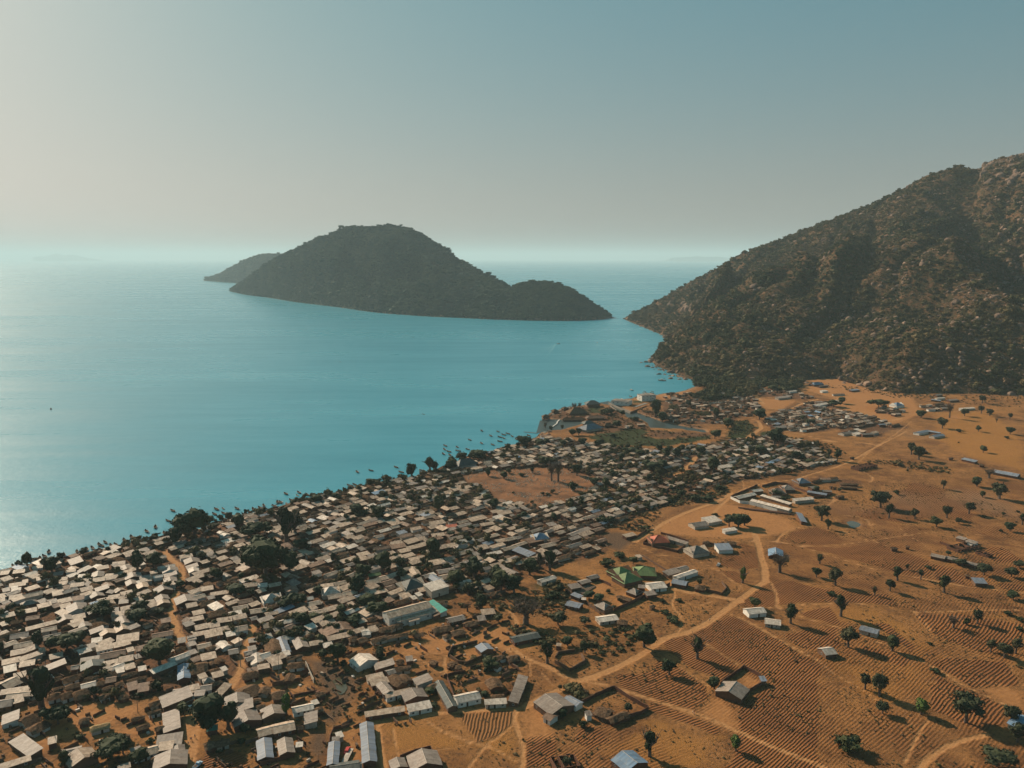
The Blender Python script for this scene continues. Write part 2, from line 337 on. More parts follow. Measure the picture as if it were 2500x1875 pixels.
SAND = [pts('F', [(560,640),(900,520),(1290,590),(1420,500),(1700,450),(1790,540),(1780,640),(1900,700),(1750,750),(1400,640),(1050,760),(700,770),(520,760)]),
        pts('F', [(-60,830),(150,760),(420,730),(560,700),(560,780),(300,800),(0,900)]),
        pts('M', [(340,480),(500,330),(800,210),(1150,110),(1400,160),(1900,300),(1960,420),(1500,520),(900,500),(500,450)]),
        pts('E', [(1850,640),(2100,440),(2260,900),(1900,900)]), pts('D', [(1700,800),(1850,740),(1950,1140),(1700,1150)]),
        pts('L', [(1650,1500),(1800,1300)]) if False else pts('Z', [(230,1050),(430,860),(640,1000),(680,1270),(450,1210)]),
        pts('Z', [(620,740),(760,620),(940,740),(760,860)]), pts('R', [(1450,1190),(1560,1150),(1720,1200),(1720,1320),(1600,1280)]),
        pts('L', [(790,200),(1330,130),(990,330),(830,390),(700,300)]), pts('L', [(430,120),(700,90),(760,160),(560,260)]),
        pts('D', [(500,350),(640,260),(860,250),(900,330),(1250,270),(1390,300),(1250,420),(1120,440),(900,480),(560,460)]),
        pts('O', [(290,240),(400,260),(470,320),(860,350),(720,430),(540,430),(440,390)]), pts('O', [(1100,90),(1500,110),(1650,180),(2100,300),(2212,500),(1900,600),(1500,470),(1250,420),(1250,320),(800,180)]),
        pts('P', [(1150,380),(1290,340),(1380,390),(1280,430)]), pts('R', [(1240,300),(1330,290),(1400,340),(1300,330)]), pts('P', [(1180,400),(1300,330),(1400,400)]),
        pts('B', [(450,560),(1000,500),(1580,520),(1500,640),(1100,780),(620,900),(450,1020),(250,900)]), pts('B', [(900,900),(1400,720),(1780,640),(1700,900),(1300,880)]),
        pts('J', [(1330,290),(1440,265),(1650,240),(1620,300),(1500,330),(1400,340)]), pts('K', [(1450,380),(1700,250),(1790,290),(1600,390)]),
        pts('F', [(1180,750),(1420,700),(1450,760),(1280,840),(1190,820)]), pts('E', [(660,190),(780,170),(740,330),(640,300)])]
FIELDS = [pts('W', p) for p in (
   [(1430,750),(1560,815),(1966,1040),(1966,1640),(1480,1440),(1480,1290),(1560,1240),(1700,1150),(1600,1080),(1510,1050),(1270,900),(1195,865)],
   [(1010,905),(1180,870),(1260,920),(1500,1060),(1380,1140),(1180,1050),(1080,980)],
   [(760,1100),(960,1080),(1000,1010),(1130,1060),(1300,1180),(1300,1240),(1220,1320),(1000,1250),(780,1170)],
   [(960,1265),(1200,1345),(1380,1420),(1340,1460),(1150,1390),(940,1310)],
   [(1500,1450),(1966,1640),(1966,1760),(1400,1760),(1420,1650)],[(1200,620),(1210,640),(1220,630)],
   [(570,1380),(740,1490),(600,1560),(480,1500)],
   [(1420,670),(1510,660),(1580,620),(1700,640),(1700,690),(1550,700)])]
FIELDS += [pts('M', p) for p in ([(1100,800),(1200,700),(1340,640),(1560,700),(1570,830),(1380,850)],[(1130,850),(1330,860),(1400,1000),(1310,990)],
   [(1330,560),(1540,600),(1560,690),(1380,650)],[(1480,1090),(1620,1020),(1730,1090),(1750,1190),(1600,1140)],[(1400,1160),(1620,1150),(1760,1210),(1400,1260)])]
FIELDS += [pts('R', p) for p in ([(270,290),(340,230),(480,215),(620,260),(640,315),(450,320)],[(240,310),(400,330),(600,335),(850,310),(1000,370),(1160,420),(1180,520),(900,470),(560,370)],
   [(210,560),(330,540),(560,600),(900,620),(1000,700),(830,680),(560,670),(240,680)],[(340,740),(560,690),(620,810),(450,770)],
   [(700,120),(960,60),(1270,20),(1250,110),(1030,190),(760,160)],[(1150,430),(1320,470),(1380,560),(1180,530)],[(1560,540),(1720,560),(1720,600),(1570,580)],
   [(1060,740),(1300,730),(1720,800),(1720,900),(1500,980),(1250,900),(1130,820)],[(780,790),(900,800),(1060,930),(1060,980),(960,900)],
   [(270,870),(450,830),(600,820),(620,940),(400,960)],[(700,900),(860,960),(1040,1010),(1000,1060),(760,980)],[(1250,1000),(1600,1020),(1720,1180),(1400,1180),(1150,1030)],
   [(1200,1100),(1380,1200),(1600,1290),(1590,1400),(1450,1440),(1150,1300),(1160,1180)],[(0,1480),(560,1659),(560,1740),(-60,1740)],[(1230,30),(1420,60),(1400,200),(1250,130)],
   [(1400,340),(1600,330),(1720,420),(1560,430)])]
FIELDS += [pts('E', [(1190,640),(1800,590),(1770,740),(1650,840),(1400,935),(1350,900)]), pts('E', [(1920,900),(2212,830),(2300,1200),(1920,1200)]),
           pts('P', [(690,1250),(1140,1350),(1190,1480),(1040,1640),(520,1560),(480,1450)]), pts('P', [(1360,1370),(1640,1360),(1720,1500),(1500,1640),(1280,1500)]),
           pts('D', [(250,1080),(550,1020),(700,1130),(700,1260),(150,1260)])]
FIELDB = [FIELDS[-5]]                        # ridges that run away from the shore
DRYGRASS = [pts('W', p) for p in ([(760,1480),(1000,1400),(1340,1480),(1300,1659),(900,1700),(600,1500)],)] + [pts('R', p) for p in
   ([(520,1010),(700,980),(1100,1040),(1180,1180),(1000,1300),(760,1230)],[(340,720),(830,700),(1060,860),(1250,1010),(1100,1010),(800,840)],[(1050,740),(1060,760),(1720,740)])] + \
   [pts('E', p) for p in ([(350,760),(820,690),(1100,880),(1280,960),(900,1010),(560,1060),(380,1100)],[(1480,970),(1760,770),(1840,1100)])] + \
   [pts('P', p) for p in ([(1050,330),(1750,300),(2212,700),(2212,1100),(1400,900),(1000,650)],)]
GREEN = [pts('J', p) for p in ([(600,720),(900,680),(1060,640),(1240,660),(1230,730),(1420,760),(1640,740),(1900,720),(1940,760),(1700,800),(1500,830),(1000,835),(700,830)],
   [(1480,400),(1560,390),(1580,440),(1460,450)],[(1740,460),(1920,470),(1930,520),(1760,500)],[(1090,345),(1180,335),(1200,365),(1060,375)],[(580,430),(740,410),(760,470),(600,490)],
   [(1400,620),(1560,650),(1420,655)],[(2080,690),(2300,680),(2300,760),(2120,750)])] + [pts('N', [(80,0),(420,0),(320,90),(240,110)]), pts('N', [(480,10),(560,0),(540,70),(440,50)]),
   pts('O', [(160,560),(350,560),(440,640),(300,720),(130,740)]), pts('Q', [(1010,290),(1120,270),(1250,390),(1170,410)]), pts('G', [(2050,900),(2212,800),(2212,1050),(2080,1060)])]
RUBBLE = [pts('D', p) for p in ([(1320,40),(1600,60),(1850,240),(1870,330),(1780,550),(1620,760),(1480,700),(1600,450),(1500,370),(1420,240)],[(1360,820),(1560,830),(1540,1000),(1450,1150),(1340,1000)])] + \
         [pts('F', [(700,640),(900,560),(980,680),(830,720)]), pts('K', [(760,1000),(950,990),(1080,1100),(950,1200),(800,1150)])]
VILLAGE = [[at('T', u, v) for u, v in [(-260,1290),(0,1233),(100,1213),(210,1181),(330,1150),(430,1130),(520,1101),(620,1074),(720,1062),(850,1031),(960,1010),(1060,978),(1130,958),(1180,943),(1250,955),(1330,966),(1420,972),(1520,962),(1600,950),(1680,938),(1760,965),(1812,1002),(1700,1022),(1600,1040),(1550,1052),(1500,1068),(1440,1092),(1400,1105),(1350,1125),(1300,1150),(1310,1185),(1280,1205),(1234,1210),(1180,1235),(1126,1235),(1122,1262),(1072,1288),(982,1283),(912,1300),(850,1340),(880,1362),(752,1402),(668,1402),(615,1430),(568,1456),(528,1476),(498,1500),(412,1512),(360,1502),(200,1518),(70,1528),(-60,1535),(-300,1600)]]]
VILLAGE2 = [pts('O', [(720,430),(950,360),(1180,360),(1420,450),(1650,500),(1880,590),(2100,620),(1980,660),(1850,660),(1800,740),(1450,720),(1300,650),(1000,690),(600,660),(500,570),(540,520),(600,470)]),
            pts('O', [(20,270),(400,280),(460,390),(520,450),(380,520),(180,520),(0,530)]), pts('O', [(450,230),(700,200),(1100,310),(1000,340),(650,310),(460,300)]),
            pts('J', [(1420,280),(1650,260),(2000,290),(2212,300),(2212,560),(2080,600),(1700,600),(1450,580),(1400,460)]), pts('J', [(940,640),(1230,600),(1230,650),(1000,660)]),
            pts('P', [(160,240),(600,250),(660,370),(480,400),(220,320)]), pts('P', [(760,230),(1150,200),(1230,310),(900,310)]),
            pts('N', [(1020,520),(1200,500),(1560,560),(1500,620),(1290,570),(1100,560)])]
SPIT = [pts('J', [(105,535),(200,480),(330,432),(560,400),(720,440),(860,400),(940,470),(1000,540),(1180,560),(1240,610),(1260,655),(900,690),(600,705),(440,700),(560,620),(580,590),(480,550),(190,540)]), pts('J', [(1070,480),(1200,440),(1400,470),(1700,600),(1860,640),(1700,625),(1430,585),(1250,515)]), pts('J', [(1250,660),(1900,700),(1950,760),(1640,735),(1420,755),(1240,725)])]
FA = pts('W', [(-500,1900),(700,1300),(900,1000),(1200,880),(1350,640),(1560,540),(1700,180),(2000,60),(3200,-100),(3700,300),(3900,1900)])
CLEARING = pts('X', [(0,345),(300,245),(700,245),(1050,205),(1500,190),(1750,290),(2000,335),(2030,480),(1900,610),(1500,730),(1150,810),(900,780),(520,690),(460,600),(400,540),(80,460)])

# ------------------------------------------------------------------ ground sheet
def build_ground():
    nr, inner = 560, 560
    r = 110 * (6200 / 110) ** (np.linspace(0, 1, nr) ** 1.0)
    a = np.concatenate([np.linspace(-75, -36, 26)[:-1], np.linspace(-36, 36, inner), np.linspace(36, 75, 26)[1:]]) * math.pi / 180
    A_, R_ = np.meshgrid(a, r); x = (R_ * np.sin(A_)).ravel(); y = (R_ * np.cos(A_)).ravel()
    x = x + rng.normal(0, 0.001, len(x)) * R_.ravel() * 0.3; nc = len(a)
    z = ground_z(x, y); P = np.stack([x, y], 1)
    V = np.stack([x, y, z], 1)
    i = np.arange(nr - 1)[:, None] * nc + np.arange(nc - 1)[None, :]
    F = np.stack([i, i + 1, i + nc + 1, i + nc], -1).reshape(-1, 4)
    keep = (z[F].max(1) > -3.0); F = F[keep]
    me = bpy.data.meshes.new('ground')
    me.vertices.add(len(V)); me.vertices.foreach_set('co', V.ravel())
    me.loops.add(F.size); me.loops.foreach_set('vertex_index', F.ravel().astype(np.int32))
    me.polygons.add(len(F)); me.polygons.foreach_set('loop_start', np.arange(0, F.size, 4, dtype=np.int32))
    me.polygons.foreach_set('loop_total', np.full(len(F), 4, dtype=np.int32))
    me.polygons.foreach_set('use_smooth', np.ones(len(F), bool)); me.update(); me.validate()
    near = (y > 0) & (z > -1)
    idx = np.where(near)[0]; Pn = P[idx]
    def put(name, vals, default):
        at_ = me.attributes.new(name, 'FLOAT', 'POINT'); full = np.full(len(V), default, np.float32); full[idx] = vals; at_.data.foreach_set('value', full)
    dp = np.full(len(Pn), 30.0)
    for wd, l in PATHW:
        l_ = np.array(l); lo = l_.min(0) - 12; hi = l_.max(0) + 12
        k = np.where((Pn[:, 0] > lo[0]) & (Pn[:, 0] < hi[0]) & (Pn[:, 1] > lo[1]) & (Pn[:, 1] < hi[1]))[0]
        if len(k): dp[k] = np.minimum(dp[k], line_d(Pn[k], l) - (wd * 0.36 if wd < 4 else 1.2 + wd * .17))
    put('path', dp, 30)
    put('sand', zs(SAND, Pn), -60)
    put('field', zs(FIELDS, Pn), -60); put('fieldb', zs(FIELDB, Pn), -60)
    put('dry', zs(DRYGRASS, Pn), -60); put('green', zs(GREEN, Pn), -60); put('rubble', zs(RUBBLE, Pn), -60)
    put('village', np.maximum(np.maximum(zs(VILLAGE, Pn), zs(VILLAGE2, Pn)), zs(SPIT, Pn)), -60)
    put('clearing', poly_sd(Pn, CLEARING), -60)
    put('plain', poly_sd(Pn, FA), -60)
    put('pond', np.maximum(poly_sd(Pn, POND), poly_sd(Pn, POND2)), -60)
    # distance across the plough ridges, bent by slow noise
    X_, Y_ = Pn[:, 0], Pn[:, 1]
    ang = math.radians(44); q = -X_ * math.sin(ang) + Y_ * math.cos(ang)
    q = q + (fbm(X_ / 90, Y_ / 90, 2, 21) - 0.5) * 24
    put('ridge', q, 0)
    ang = math.radians(86); q2 = -X_ * math.sin(ang) + Y_ * math.cos(ang) + (fbm(X_ / 40, Y_ / 40, 2, 23) - 0.5) * 9
    put('ridgeb', q2, 0)
    o = link('ground', me); tag(o, kind='structure')

    m, t, b = nodes('village_earth', 0.95, 0.1); g = geo(t)
    nL = noi(t, g, 0.012, 3); nM = noi(t, g, 0.07, 5, 0.65); nS = noi(t, g, 0.6, 4, 0.7); nF = noi(t, g, 2.4, 3, 0.8)
    nK = noi(t, g, 0.045, 4, 0.6, 0.8)
    # open ground: ochre earth with brown stubble patches
    c = mixc(t, (0.36, 0.175, 0.066), (0.205, 0.098, 0.039), ramp(t, nM, 0.40, 0.64))
    c = mixc(t, c, (0.145, 0.064, 0.028), ramp(t, nK, 0.50, 0.66, 0, 0.85))
    c = mixc(t, c, (0.48, 0.235, 0.075), mth(t, 'MULTIPLY', ramp(t, nL, 0.45, 0.65), 0.45))
    c = mixc(t, c, (0.075, 0.044, 0.020), mth(t, 'MULTIPLY', mth(t, 'MULTIPLY', ramp(t, nS, 0.46, 0.64), ramp(t, noi(t, g, 0.05, 3), 0.3, 0.55)), 0.85))
    # dry tall grass
    dg = ramp(t, mth(t, 'ADD', attr(t, 'dry'), mth(t, 'MULTIPLY', mth(t, 'SUBTRACT', nM, 0.5), 40)), -3, 5)
    gr = mixc(t, (0.46, 0.225, 0.065), (0.20, 0.09, 0.028), ramp(t, nF, 0.42, 0.62))
    c = mixc(t, c, gr, mth(t, 'MULTIPLY', dg, 0.85))
    # ploughed fields
    fm = ramp(t, mth(t, 'ADD', attr(t, 'field'), mth(t, 'MULTIPLY', mth(t, 'SUBTRACT', nM, 0.5), 8)), -0.6, 0.8)
    fm = mth(t, 'MAXIMUM', fm, mth(t, 'MULTIPLY', mth(t, 'MULTIPLY', ramp(t, attr(t, 'plain'), 0, 8), ramp(t, noi(t, g, 0.02, 4, 0.6), 0.42, 0.58)), 0.6))
    fb = ramp(t, attr(t, 'fieldb'), -0.3, 0.3)
    wob = mth(t, 'MULTIPLY', noi(t, g, 0.12, 3, 0.6), 1.6)
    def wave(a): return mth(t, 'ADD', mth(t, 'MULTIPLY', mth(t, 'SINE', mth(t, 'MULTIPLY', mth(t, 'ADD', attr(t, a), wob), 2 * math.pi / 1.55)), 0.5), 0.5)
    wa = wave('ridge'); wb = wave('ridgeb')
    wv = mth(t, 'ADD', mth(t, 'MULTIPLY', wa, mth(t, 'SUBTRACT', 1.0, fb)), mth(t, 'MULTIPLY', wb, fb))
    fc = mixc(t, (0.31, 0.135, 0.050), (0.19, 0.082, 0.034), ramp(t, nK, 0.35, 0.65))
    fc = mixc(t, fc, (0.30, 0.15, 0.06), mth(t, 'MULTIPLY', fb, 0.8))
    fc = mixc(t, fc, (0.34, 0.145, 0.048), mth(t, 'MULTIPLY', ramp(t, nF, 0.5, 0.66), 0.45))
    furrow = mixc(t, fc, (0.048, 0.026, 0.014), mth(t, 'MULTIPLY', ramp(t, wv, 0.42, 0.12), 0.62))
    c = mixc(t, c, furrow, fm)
    # rubble, village yards, clearing
    rb = ramp(t, attr(t, 'rubble'), -2, 3)
    c = mixc(t, c, mixc(t, (0.11, 0.068, 0.043), (0.30, 0.20, 0.13), ramp(t, nF, 0.5, 0.7)), rb)
    vl = ramp(t, mth(t, 'ADD', attr(t, 'village'), mth(t, 'MULTIPLY', mth(t, 'SUBTRACT', nM, 0.5), 16)), -3, 3)
    c = mixc(t, c, mixc(t, (0.17, 0.083, 0.045), (0.065, 0.038, 0.025), ramp(t, nS, 0.42, 0.58)), mth(t, 'MULTIPLY', vl, 0.85))
    cl = ramp(t, attr(t, 'clearing'), -2, 3)
    c = mixc(t, c, mixc(t, (0.30, 0.145, 0.072), (0.15, 0.078, 0.043), ramp(t, nM, 0.42, 0.62)), cl)
    gn = ramp(t, mth(t, 'ADD', attr(t, 'green'), mth(t, 'MULTIPLY', mth(t, 'SUBTRACT', nM, 0.5), 30)), -2, 4)
    c = mixc(t, c, mixc(t, (0.040, 0.060, 0.016), (0.028, 0.030, 0.014), ramp(t, nS, 0.4, 0.6)), gn)
    # sand and paths
    sa = ramp(t, mth(t, 'ADD', attr(t, 'sand'), mth(t, 'MULTIPLY', mth(t, 'SUBTRACT', nM, 0.5), 14)), -2, 4)
    c = mixc(t, c, mixc(t, (0.44, 0.215, 0.085), (0.31, 0.145, 0.055), ramp(t, nS, 0.4, 0.7)), mth(t, 'MULTIPLY', sa, 0.85))
    pa = mth(t, 'ADD', attr(t, 'path'), mth(t, 'MULTIPLY', mth(t, 'SUBTRACT', noi(t, g, 0.35, 3), 0.5), 2.2))
    pm = ramp(t, pa, 0.7, -0.6)
    c = mixc(t, c, mixc(t, (0.50, 0.27, 0.12), (0.36, 0.185, 0.078), ramp(t, nS, 0.4, 0.65)), mth(t, 'MULTIPLY', pm, 0.92))
    # beach: pale near the water, dark when wet
    sx = N(t, 'ShaderNodeSeparateXYZ'); t.links.new(g, sx.inputs[0]); zz = sx.outputs['Z']
    be = ramp(t, zz, 1.4, 0.8)
    c = mixc(t, c, (0.30, 0.19, 0.12), mth(t, 'MULTIPLY', be, 0.7)); c = mixc(t, c, (0.09, 0.065, 0.045), ramp(t, zz, 0.35, 0.1))
    po = ramp(t, attr(t, 'pond'), 0.5, 1.2); c = mixc(t, c, (0.10, 0.075, 0.05), po)
    c = mixc(t, c, (0.80, 0.745, 0.69), 1.0, 'MULTIPLY')
    t.links.new(c, b.inputs['Base Color'])
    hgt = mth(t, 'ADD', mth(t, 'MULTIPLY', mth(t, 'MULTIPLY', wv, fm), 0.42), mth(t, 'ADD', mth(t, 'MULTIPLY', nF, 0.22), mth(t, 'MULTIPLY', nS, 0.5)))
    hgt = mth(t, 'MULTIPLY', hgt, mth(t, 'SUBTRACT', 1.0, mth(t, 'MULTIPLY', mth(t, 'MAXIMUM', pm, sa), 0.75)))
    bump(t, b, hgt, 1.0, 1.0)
    me.materials.append(m)
build_ground()

# ------------------------------------------------------------------ lake
def build_water():
    m, t, b = nodes('lake_water', 0.22, 0.5); g = geo(t); b.inputs['IOR'].default_value = 1.33
    st = N(t, 'ShaderNodeMapping'); st.inputs['Scale'].default_value = (0.0011, 0.0042, 1); st.inputs['Rotation'].default_value = (0, 0, math.radians(-14)); t.links.new(g, st.inputs[0])
    s1 = noi(t, st.outputs[0], 1.0, 6, 0.6, 0.4); st2 = N(t, 'ShaderNodeMapping'); st2.inputs['Scale'].default_value = (0.004, 0.02, 1); st2.inputs['Rotation'].default_value = (0, 0, math.radians(-10)); t.links.new(g, st2.inputs[0])
    s2 = noi(t, st2.outputs[0], 1.0, 5, 0.65)
    streak = mth(t, 'ADD', mth(t, 'MULTIPLY', s1, 0.6), mth(t, 'MULTIPLY', s2, 0.4))
    c = mixc(t, (0.018, 0.185, 0.255), (0.050, 0.270, 0.350), ramp(t, streak, 0.36, 0.64))
    t.links.new(c, b.inputs['Base Color']); t.links.new(ramp(t, streak, 0.36, 0.64, 0.36, 0.23), b.inputs['Roughness'])
    w1 = noi(t, g, 0.10, 4, 0.6); w2 = noi(t, g, 0.5, 5, 0.7); w3 = noi(t, g, 2.2, 3, 0.6)
    h = mth(t, 'ADD', mth(t, 'MULTIPLY', w1, 0.5), mth(t, 'ADD', mth(t, 'MULTIPLY', w2, 0.35), mth(t, 'MULTIPLY', w3, 0.12)))
    bump(t, b, h, 1.0, 0.5)
    V = [(0, 0, 0)]; n = 96; rings = (300, 1000, 4000, 15000, 90000)
    V = []; F = []
    for r_ in rings:
        for i in range(n): V.append((r_ * math.cos(2*math.pi*i/n), r_ * math.sin(2*math.pi*i/n), 0))
    for k in range(len(rings) - 1):
        for i in range(n): F.append((k*n+i, k*n+(i+1) % n, (k+1)*n+(i+1) % n, (k+1)*n+i))
    F.append(tuple(range(n)))
    F = [tuple(reversed(f)) if False else f for f in F]
    me = new_mesh('lake_water', V, F, [m]); o = link('lake_water', me); tag(o, kind='structure')
    import bmesh
    bm = bmesh.new(); bm.from_mesh(me); bmesh.ops.recalc_face_normals(bm, faces=bm.faces)
    if sum(f.normal.z for f in bm.faces) < 0: bmesh.ops.reverse_faces(bm, faces=bm.faces)
    bm.to_mesh(me); bm.free()
    mw, t, b = nodes('pond_water', 0.12, 0.5); b.inputs['Base Color'].default_value = (0.07, 0.065, 0.04, 1)
    bump(t, b, noi(t, geo(t), 0.8, 3), 0.2, 0.3)
    mk, t, b = nodes('canal_water', 0.45, 0.3); b.inputs['Base Color'].default_value = (0.03, 0.042, 0.038, 1); bump(t, b, noi(t, geo(t), 0.8, 3), 0.2, 0.3)
    for poly in (INLET, CANAL): tag(link('canal_water', new_mesh('canal_water', [(x, y, 0.06) for x, y in poly], [tuple(range(len(poly)))], [mk])), kind='structure')
    for k, (poly, cz, lab) in enumerate(((POND, 1.72, 'murky green pond in the rubble hollow'), (POND2, 1.72, 'pale dried pond'))):
        cx = sum(p[0] for p in poly) / len(poly); cy = sum(p[1] for p in poly) / len(poly)
        zz = float(ground_z([cx], [cy])[0]) + 0.45
        l = smooth(poly + [poly[0]], 2)[:-1]
        o = link('pond_water', new_mesh('pond_water', [(x, y, zz) for x, y in l], [tuple(range(len(l)))], [mw])); tag(o, kind='structure')
build_water()

# ------------------------------------------------------------------ headland and islands
def lofted(pairs, back, ns=70, nt=260, prof=0.92, amp=0.0, seed=3, gul=60.0, zbase=-2.0, sm=5, bumps=()):
    """surface from a foot line over a crest line and down behind; pairs = [(foot xyz, crest xyz)]"""
    A_ = np.array([p[0] for p in pairs], float); B_ = np.array([p[1] for p in pairs], float)
    tt = np.linspace(0, len(pairs) - 1, nt); k = np.arange(len(pairs))
    def it(M): return np.stack([np.interp(tt, k, M[:, j]) for j in range(3)], 1)
    A_ = it(A_); B_ = it(B_); ker = np.ones(sm) / sm
    def smo(M):
        P = np.vstack([np.repeat(M[:1], sm // 2, 0), M, np.repeat(M[-1:], sm // 2, 0)])
        return np.stack([np.convolve(P[:, j], ker, 'valid') for j in range(3)], 1)
    A_ = smo(A_); B_ = smo(B_)
    s = np.linspace(-0.06, 1.0, ns); s2 = np.linspace(0, 1, ns // 3)[1:]
    rows = []; ss = []
    for q in s:
        P = A_ + (B_ - A_) * q; qq = max(q, 0)
        P[:, 2] = A_[:, 2] + (B_[:, 2] - A_[:, 2]) * (qq ** prof if q > 0 else 0) + (q * 60 if q < 0 else 0)
        rows.append(P); ss.append(np.full(nt, max(q, 0)))
    for q in s2:
        P = B_.copy(); P[:, :2] += np.array(back)[None, :] * q; P[:, 2] = zbase + (B_[:, 2] - zbase) * (1 - q) ** 1.2
        rows.append(P); ss.append(1 - 0 * np.full(nt, q))
    G = np.array(rows); S_ = np.array(ss); X_, Y_, Z_ = G[..., 0], G[..., 1], G[..., 2]
    wgt = np.clip(4 * S_ * (1 - S_), 0, 1) + 0.05 * np.clip(S_ * 4, 0, 1)
    wgt[len(s):] = 0.3
    relief = (fbm(X_ / gul, Y_ / gul, 4, seed) - 0.5) * 2
    ridge = 1 - 2 * np.abs(fbm(X_ / (gul * 1.6) + 7, Y_ / (gul * 3.2), 3, seed + 3) - 0.5) * 2
    Hh = np.clip(Z_ / 120, 0.1, 1)
    Z_ = Z_ + amp * wgt * Hh * (relief * 0.9 + (ridge - 0.6) * 0.8) * (1.0 if amp < 100 else 0.4)
    tl = np.cumsum(np.r_[0, np.hypot(np.diff(A_[:, 0]), np.diff(A_[:, 1]))]); Tn = np.broadcast_to(tl[None, :], X_.shape) + (fbm(X_ / 200, Y_ / 200, 2, seed + 5) - .5) * gul * 1.5
    gl = np.abs(fbm(Tn / (gul * .8), S_ * 1.3 + 3, 3, seed + 6) - 0.5) * 2
    Z_ = Z_ - amp * 0.9 * np.clip(1 - gl * 3.2, 0, 1) * wgt * Hh
    for bx, by, sx, sy, am in bumps: Z_ = Z_ + am * np.exp(-((X_ - bx) / sx) ** 2 - ((Y_ - by) / sy) ** 2)
    fine = (fbm(X_ / 9, Y_ / 9, 3, seed + 8) - 0.5) * 5.0 * np.clip(S_ * 8, 0, 1)
    Z_ = Z_ + fine
    G = np.stack([X_, Y_, Z_], -1); nr = G.shape[0]
    F = [(i * nt + j, i * nt + j + 1, (i + 1) * nt + j + 1, (i + 1) * nt + j) for i in range(nr - 1) for j in range(nt - 1)]
    return G, F, len(s)
def hill_obj(name, parts, mat):
    V = []; F = []
    for G, f, _ in parts:
        k = len(V); V += [tuple(v) for v in G.reshape(-1, 3)]; F += [tuple(i + k for i in q) for q in f]
    me = new_mesh(name, V, F, [mat], smooth_=True); o = link(name, me); return tag(o, kind='structure')
def hill_mat(name, e1, e2, g1):
    m, t, b = nodes(name, 0.95, 0.05); g = geo(t)
    c = mixc(t, e1, e2, ramp(t, noi(t, g, 0.02, 5, 0.7), 0.4, 0.62)); c = mixc(t, c, g1, ramp(t, noi(t, g, 0.09, 5, 0.7), 0.42, 0.56))
    t.links.new(c, b.inputs['Base Color']); bump(t, b, noi(t, g, 0.25, 5, 0.8), 3.0, 1.0); return m
HM = hill_mat('headland_earth', (0.155, 0.080, 0.042), (0.090, 0.050, 0.028), (0.050, 0.040, 0.020))
IM = hill_mat('island_scrub', (0.050, 0.060, 0.038), (0.025, 0.046, 0.032), (0.018, 0.038, 0.028))

hp = [((1346,688),(1354,686,2760)),((1375,700),(1400,662,2720)),((1430,722),(1480,615,2650)),((1450,738),(1540,582,2600)),((1438,750),(1600,549,2560)),((1408,772),(1660,525,2520)),
      ((1420,788),(1740,500,2460)),((1460,803),(1800,478,2420)),((1500,818),(1850,452,2380)),((1600,828),(1900,430,2340)),((1700,824),(1950,405,2300)),((1800,818),(2000,378,2260)),
      ((1870,838),(2060,362,2230)),((1930,852),(2118,362,2200)),((2050,852),(2135,348,2170)),((2212,856),(2212,330,2120)),((2400,872),(2320,300,2100)),((2800,900),(2650,280,1950)),((3400,960),(3400,300,1700))]
hb = (at('T', 1890, 625)); k = 1650 / 1000
hpairs = [(( *at('T', *a, 1.0), 0.5), at_depth('T', *b)) for a, b in hp]
def hillpt(u, v, Y): return at_depth('T', u, v, Y)
b1 = hillpt(1860, 650, 1700); b2 = hillpt(2010, 640, 1800); b3 = hillpt(1640, 690, 1800)
HILL = lofted(hpairs, (500, 900), 110, 380, 0.88, 75, 3, 230.0, bumps=((b1[0], b1[1], 90, 150, 62), (b2[0] + 20, b2[1], 80, 220, -58), (b3[0], b3[1], 80, 150, 18)))
hill_obj('headland_hill', [HILL], HM)
def base(u, v): return (*at('T', u, v, 0.0), 0.0)
def ipairs(ft, cr, dd):
    out = []
    for (u, v), (cu, cv), d in zip(ft, cr, dd):
        p = base(u, v); out.append((p, at_depth('T', cu, cv, p[1] + d)))
    return out
main = ipairs([(494,629),(530,637),(580,643),(640,653),(700,660),(740,665),(780,671),(820,676),(860,679),(900,682),(950,685),(1000,687),(1060,690),(1100,691)],
              [(496,627),(528,604),(562,577),(602,553),(650,533),(700,508),(745,489),(800,487),(850,484),(900,499),(945,524),(990,556),(1040,584),(1090,608)],
              [40,150,250,350,450,560,640,680,700,680,620,560,480,400])
lobe2 = ipairs([(760,667),(790,672),(820,676),(860,679),(900,682),(950,684.5),(1000,686.5),(1050,689),(1090,690.5),(1130,691.5),(1160,692)],
               [(762,666),(800,655),(835,640),(875,620),(910,604),(960,594),(1020,596),(1060,602),(1090,612),(1125,640),(1158,690)],
               [20,120,180,230,260,280,280,260,240,200,60])
lobe3 = ipairs([(1050,689.5),(1080,690.5),(1110,691.5),(1150,692.5),(1190,693),(1230,693),(1270,692),(1300,690),(1326,686)],
               [(1052,686),(1075,650),(1100,622),(1135,609),(1182,608),(1230,622),(1278,654),(1305,674),(1324,685)],
               [40,120,180,210,220,210,150,90,20])
backl = ipairs([(438,606.5),(470,609),(500,611),(530,613),(560,615),(600,618),(650,621),(720,626)],
               [(440,605.5),(470,594),(500,578),(528,562),(560,552),(600,550),(640,556),(700,600)], [60,250,400,500,600,600,600,400])
ISL = [lofted(main, (100, 900), 80, 300, 0.85, 210, 13, 560.0, sm=9), lofted(lobe2, (0, 300), 50, 180, 0.8, 26, 17, 180.0, sm=9),
       lofted(lobe3, (0, 350), 50, 160, 0.8, 12, 19, 160.0, sm=9), lofted(backl, (0, 1200), 40, 160, 0.85, 30, 23, 400.0, sm=9)]
hill_obj('island', ISL, IM)
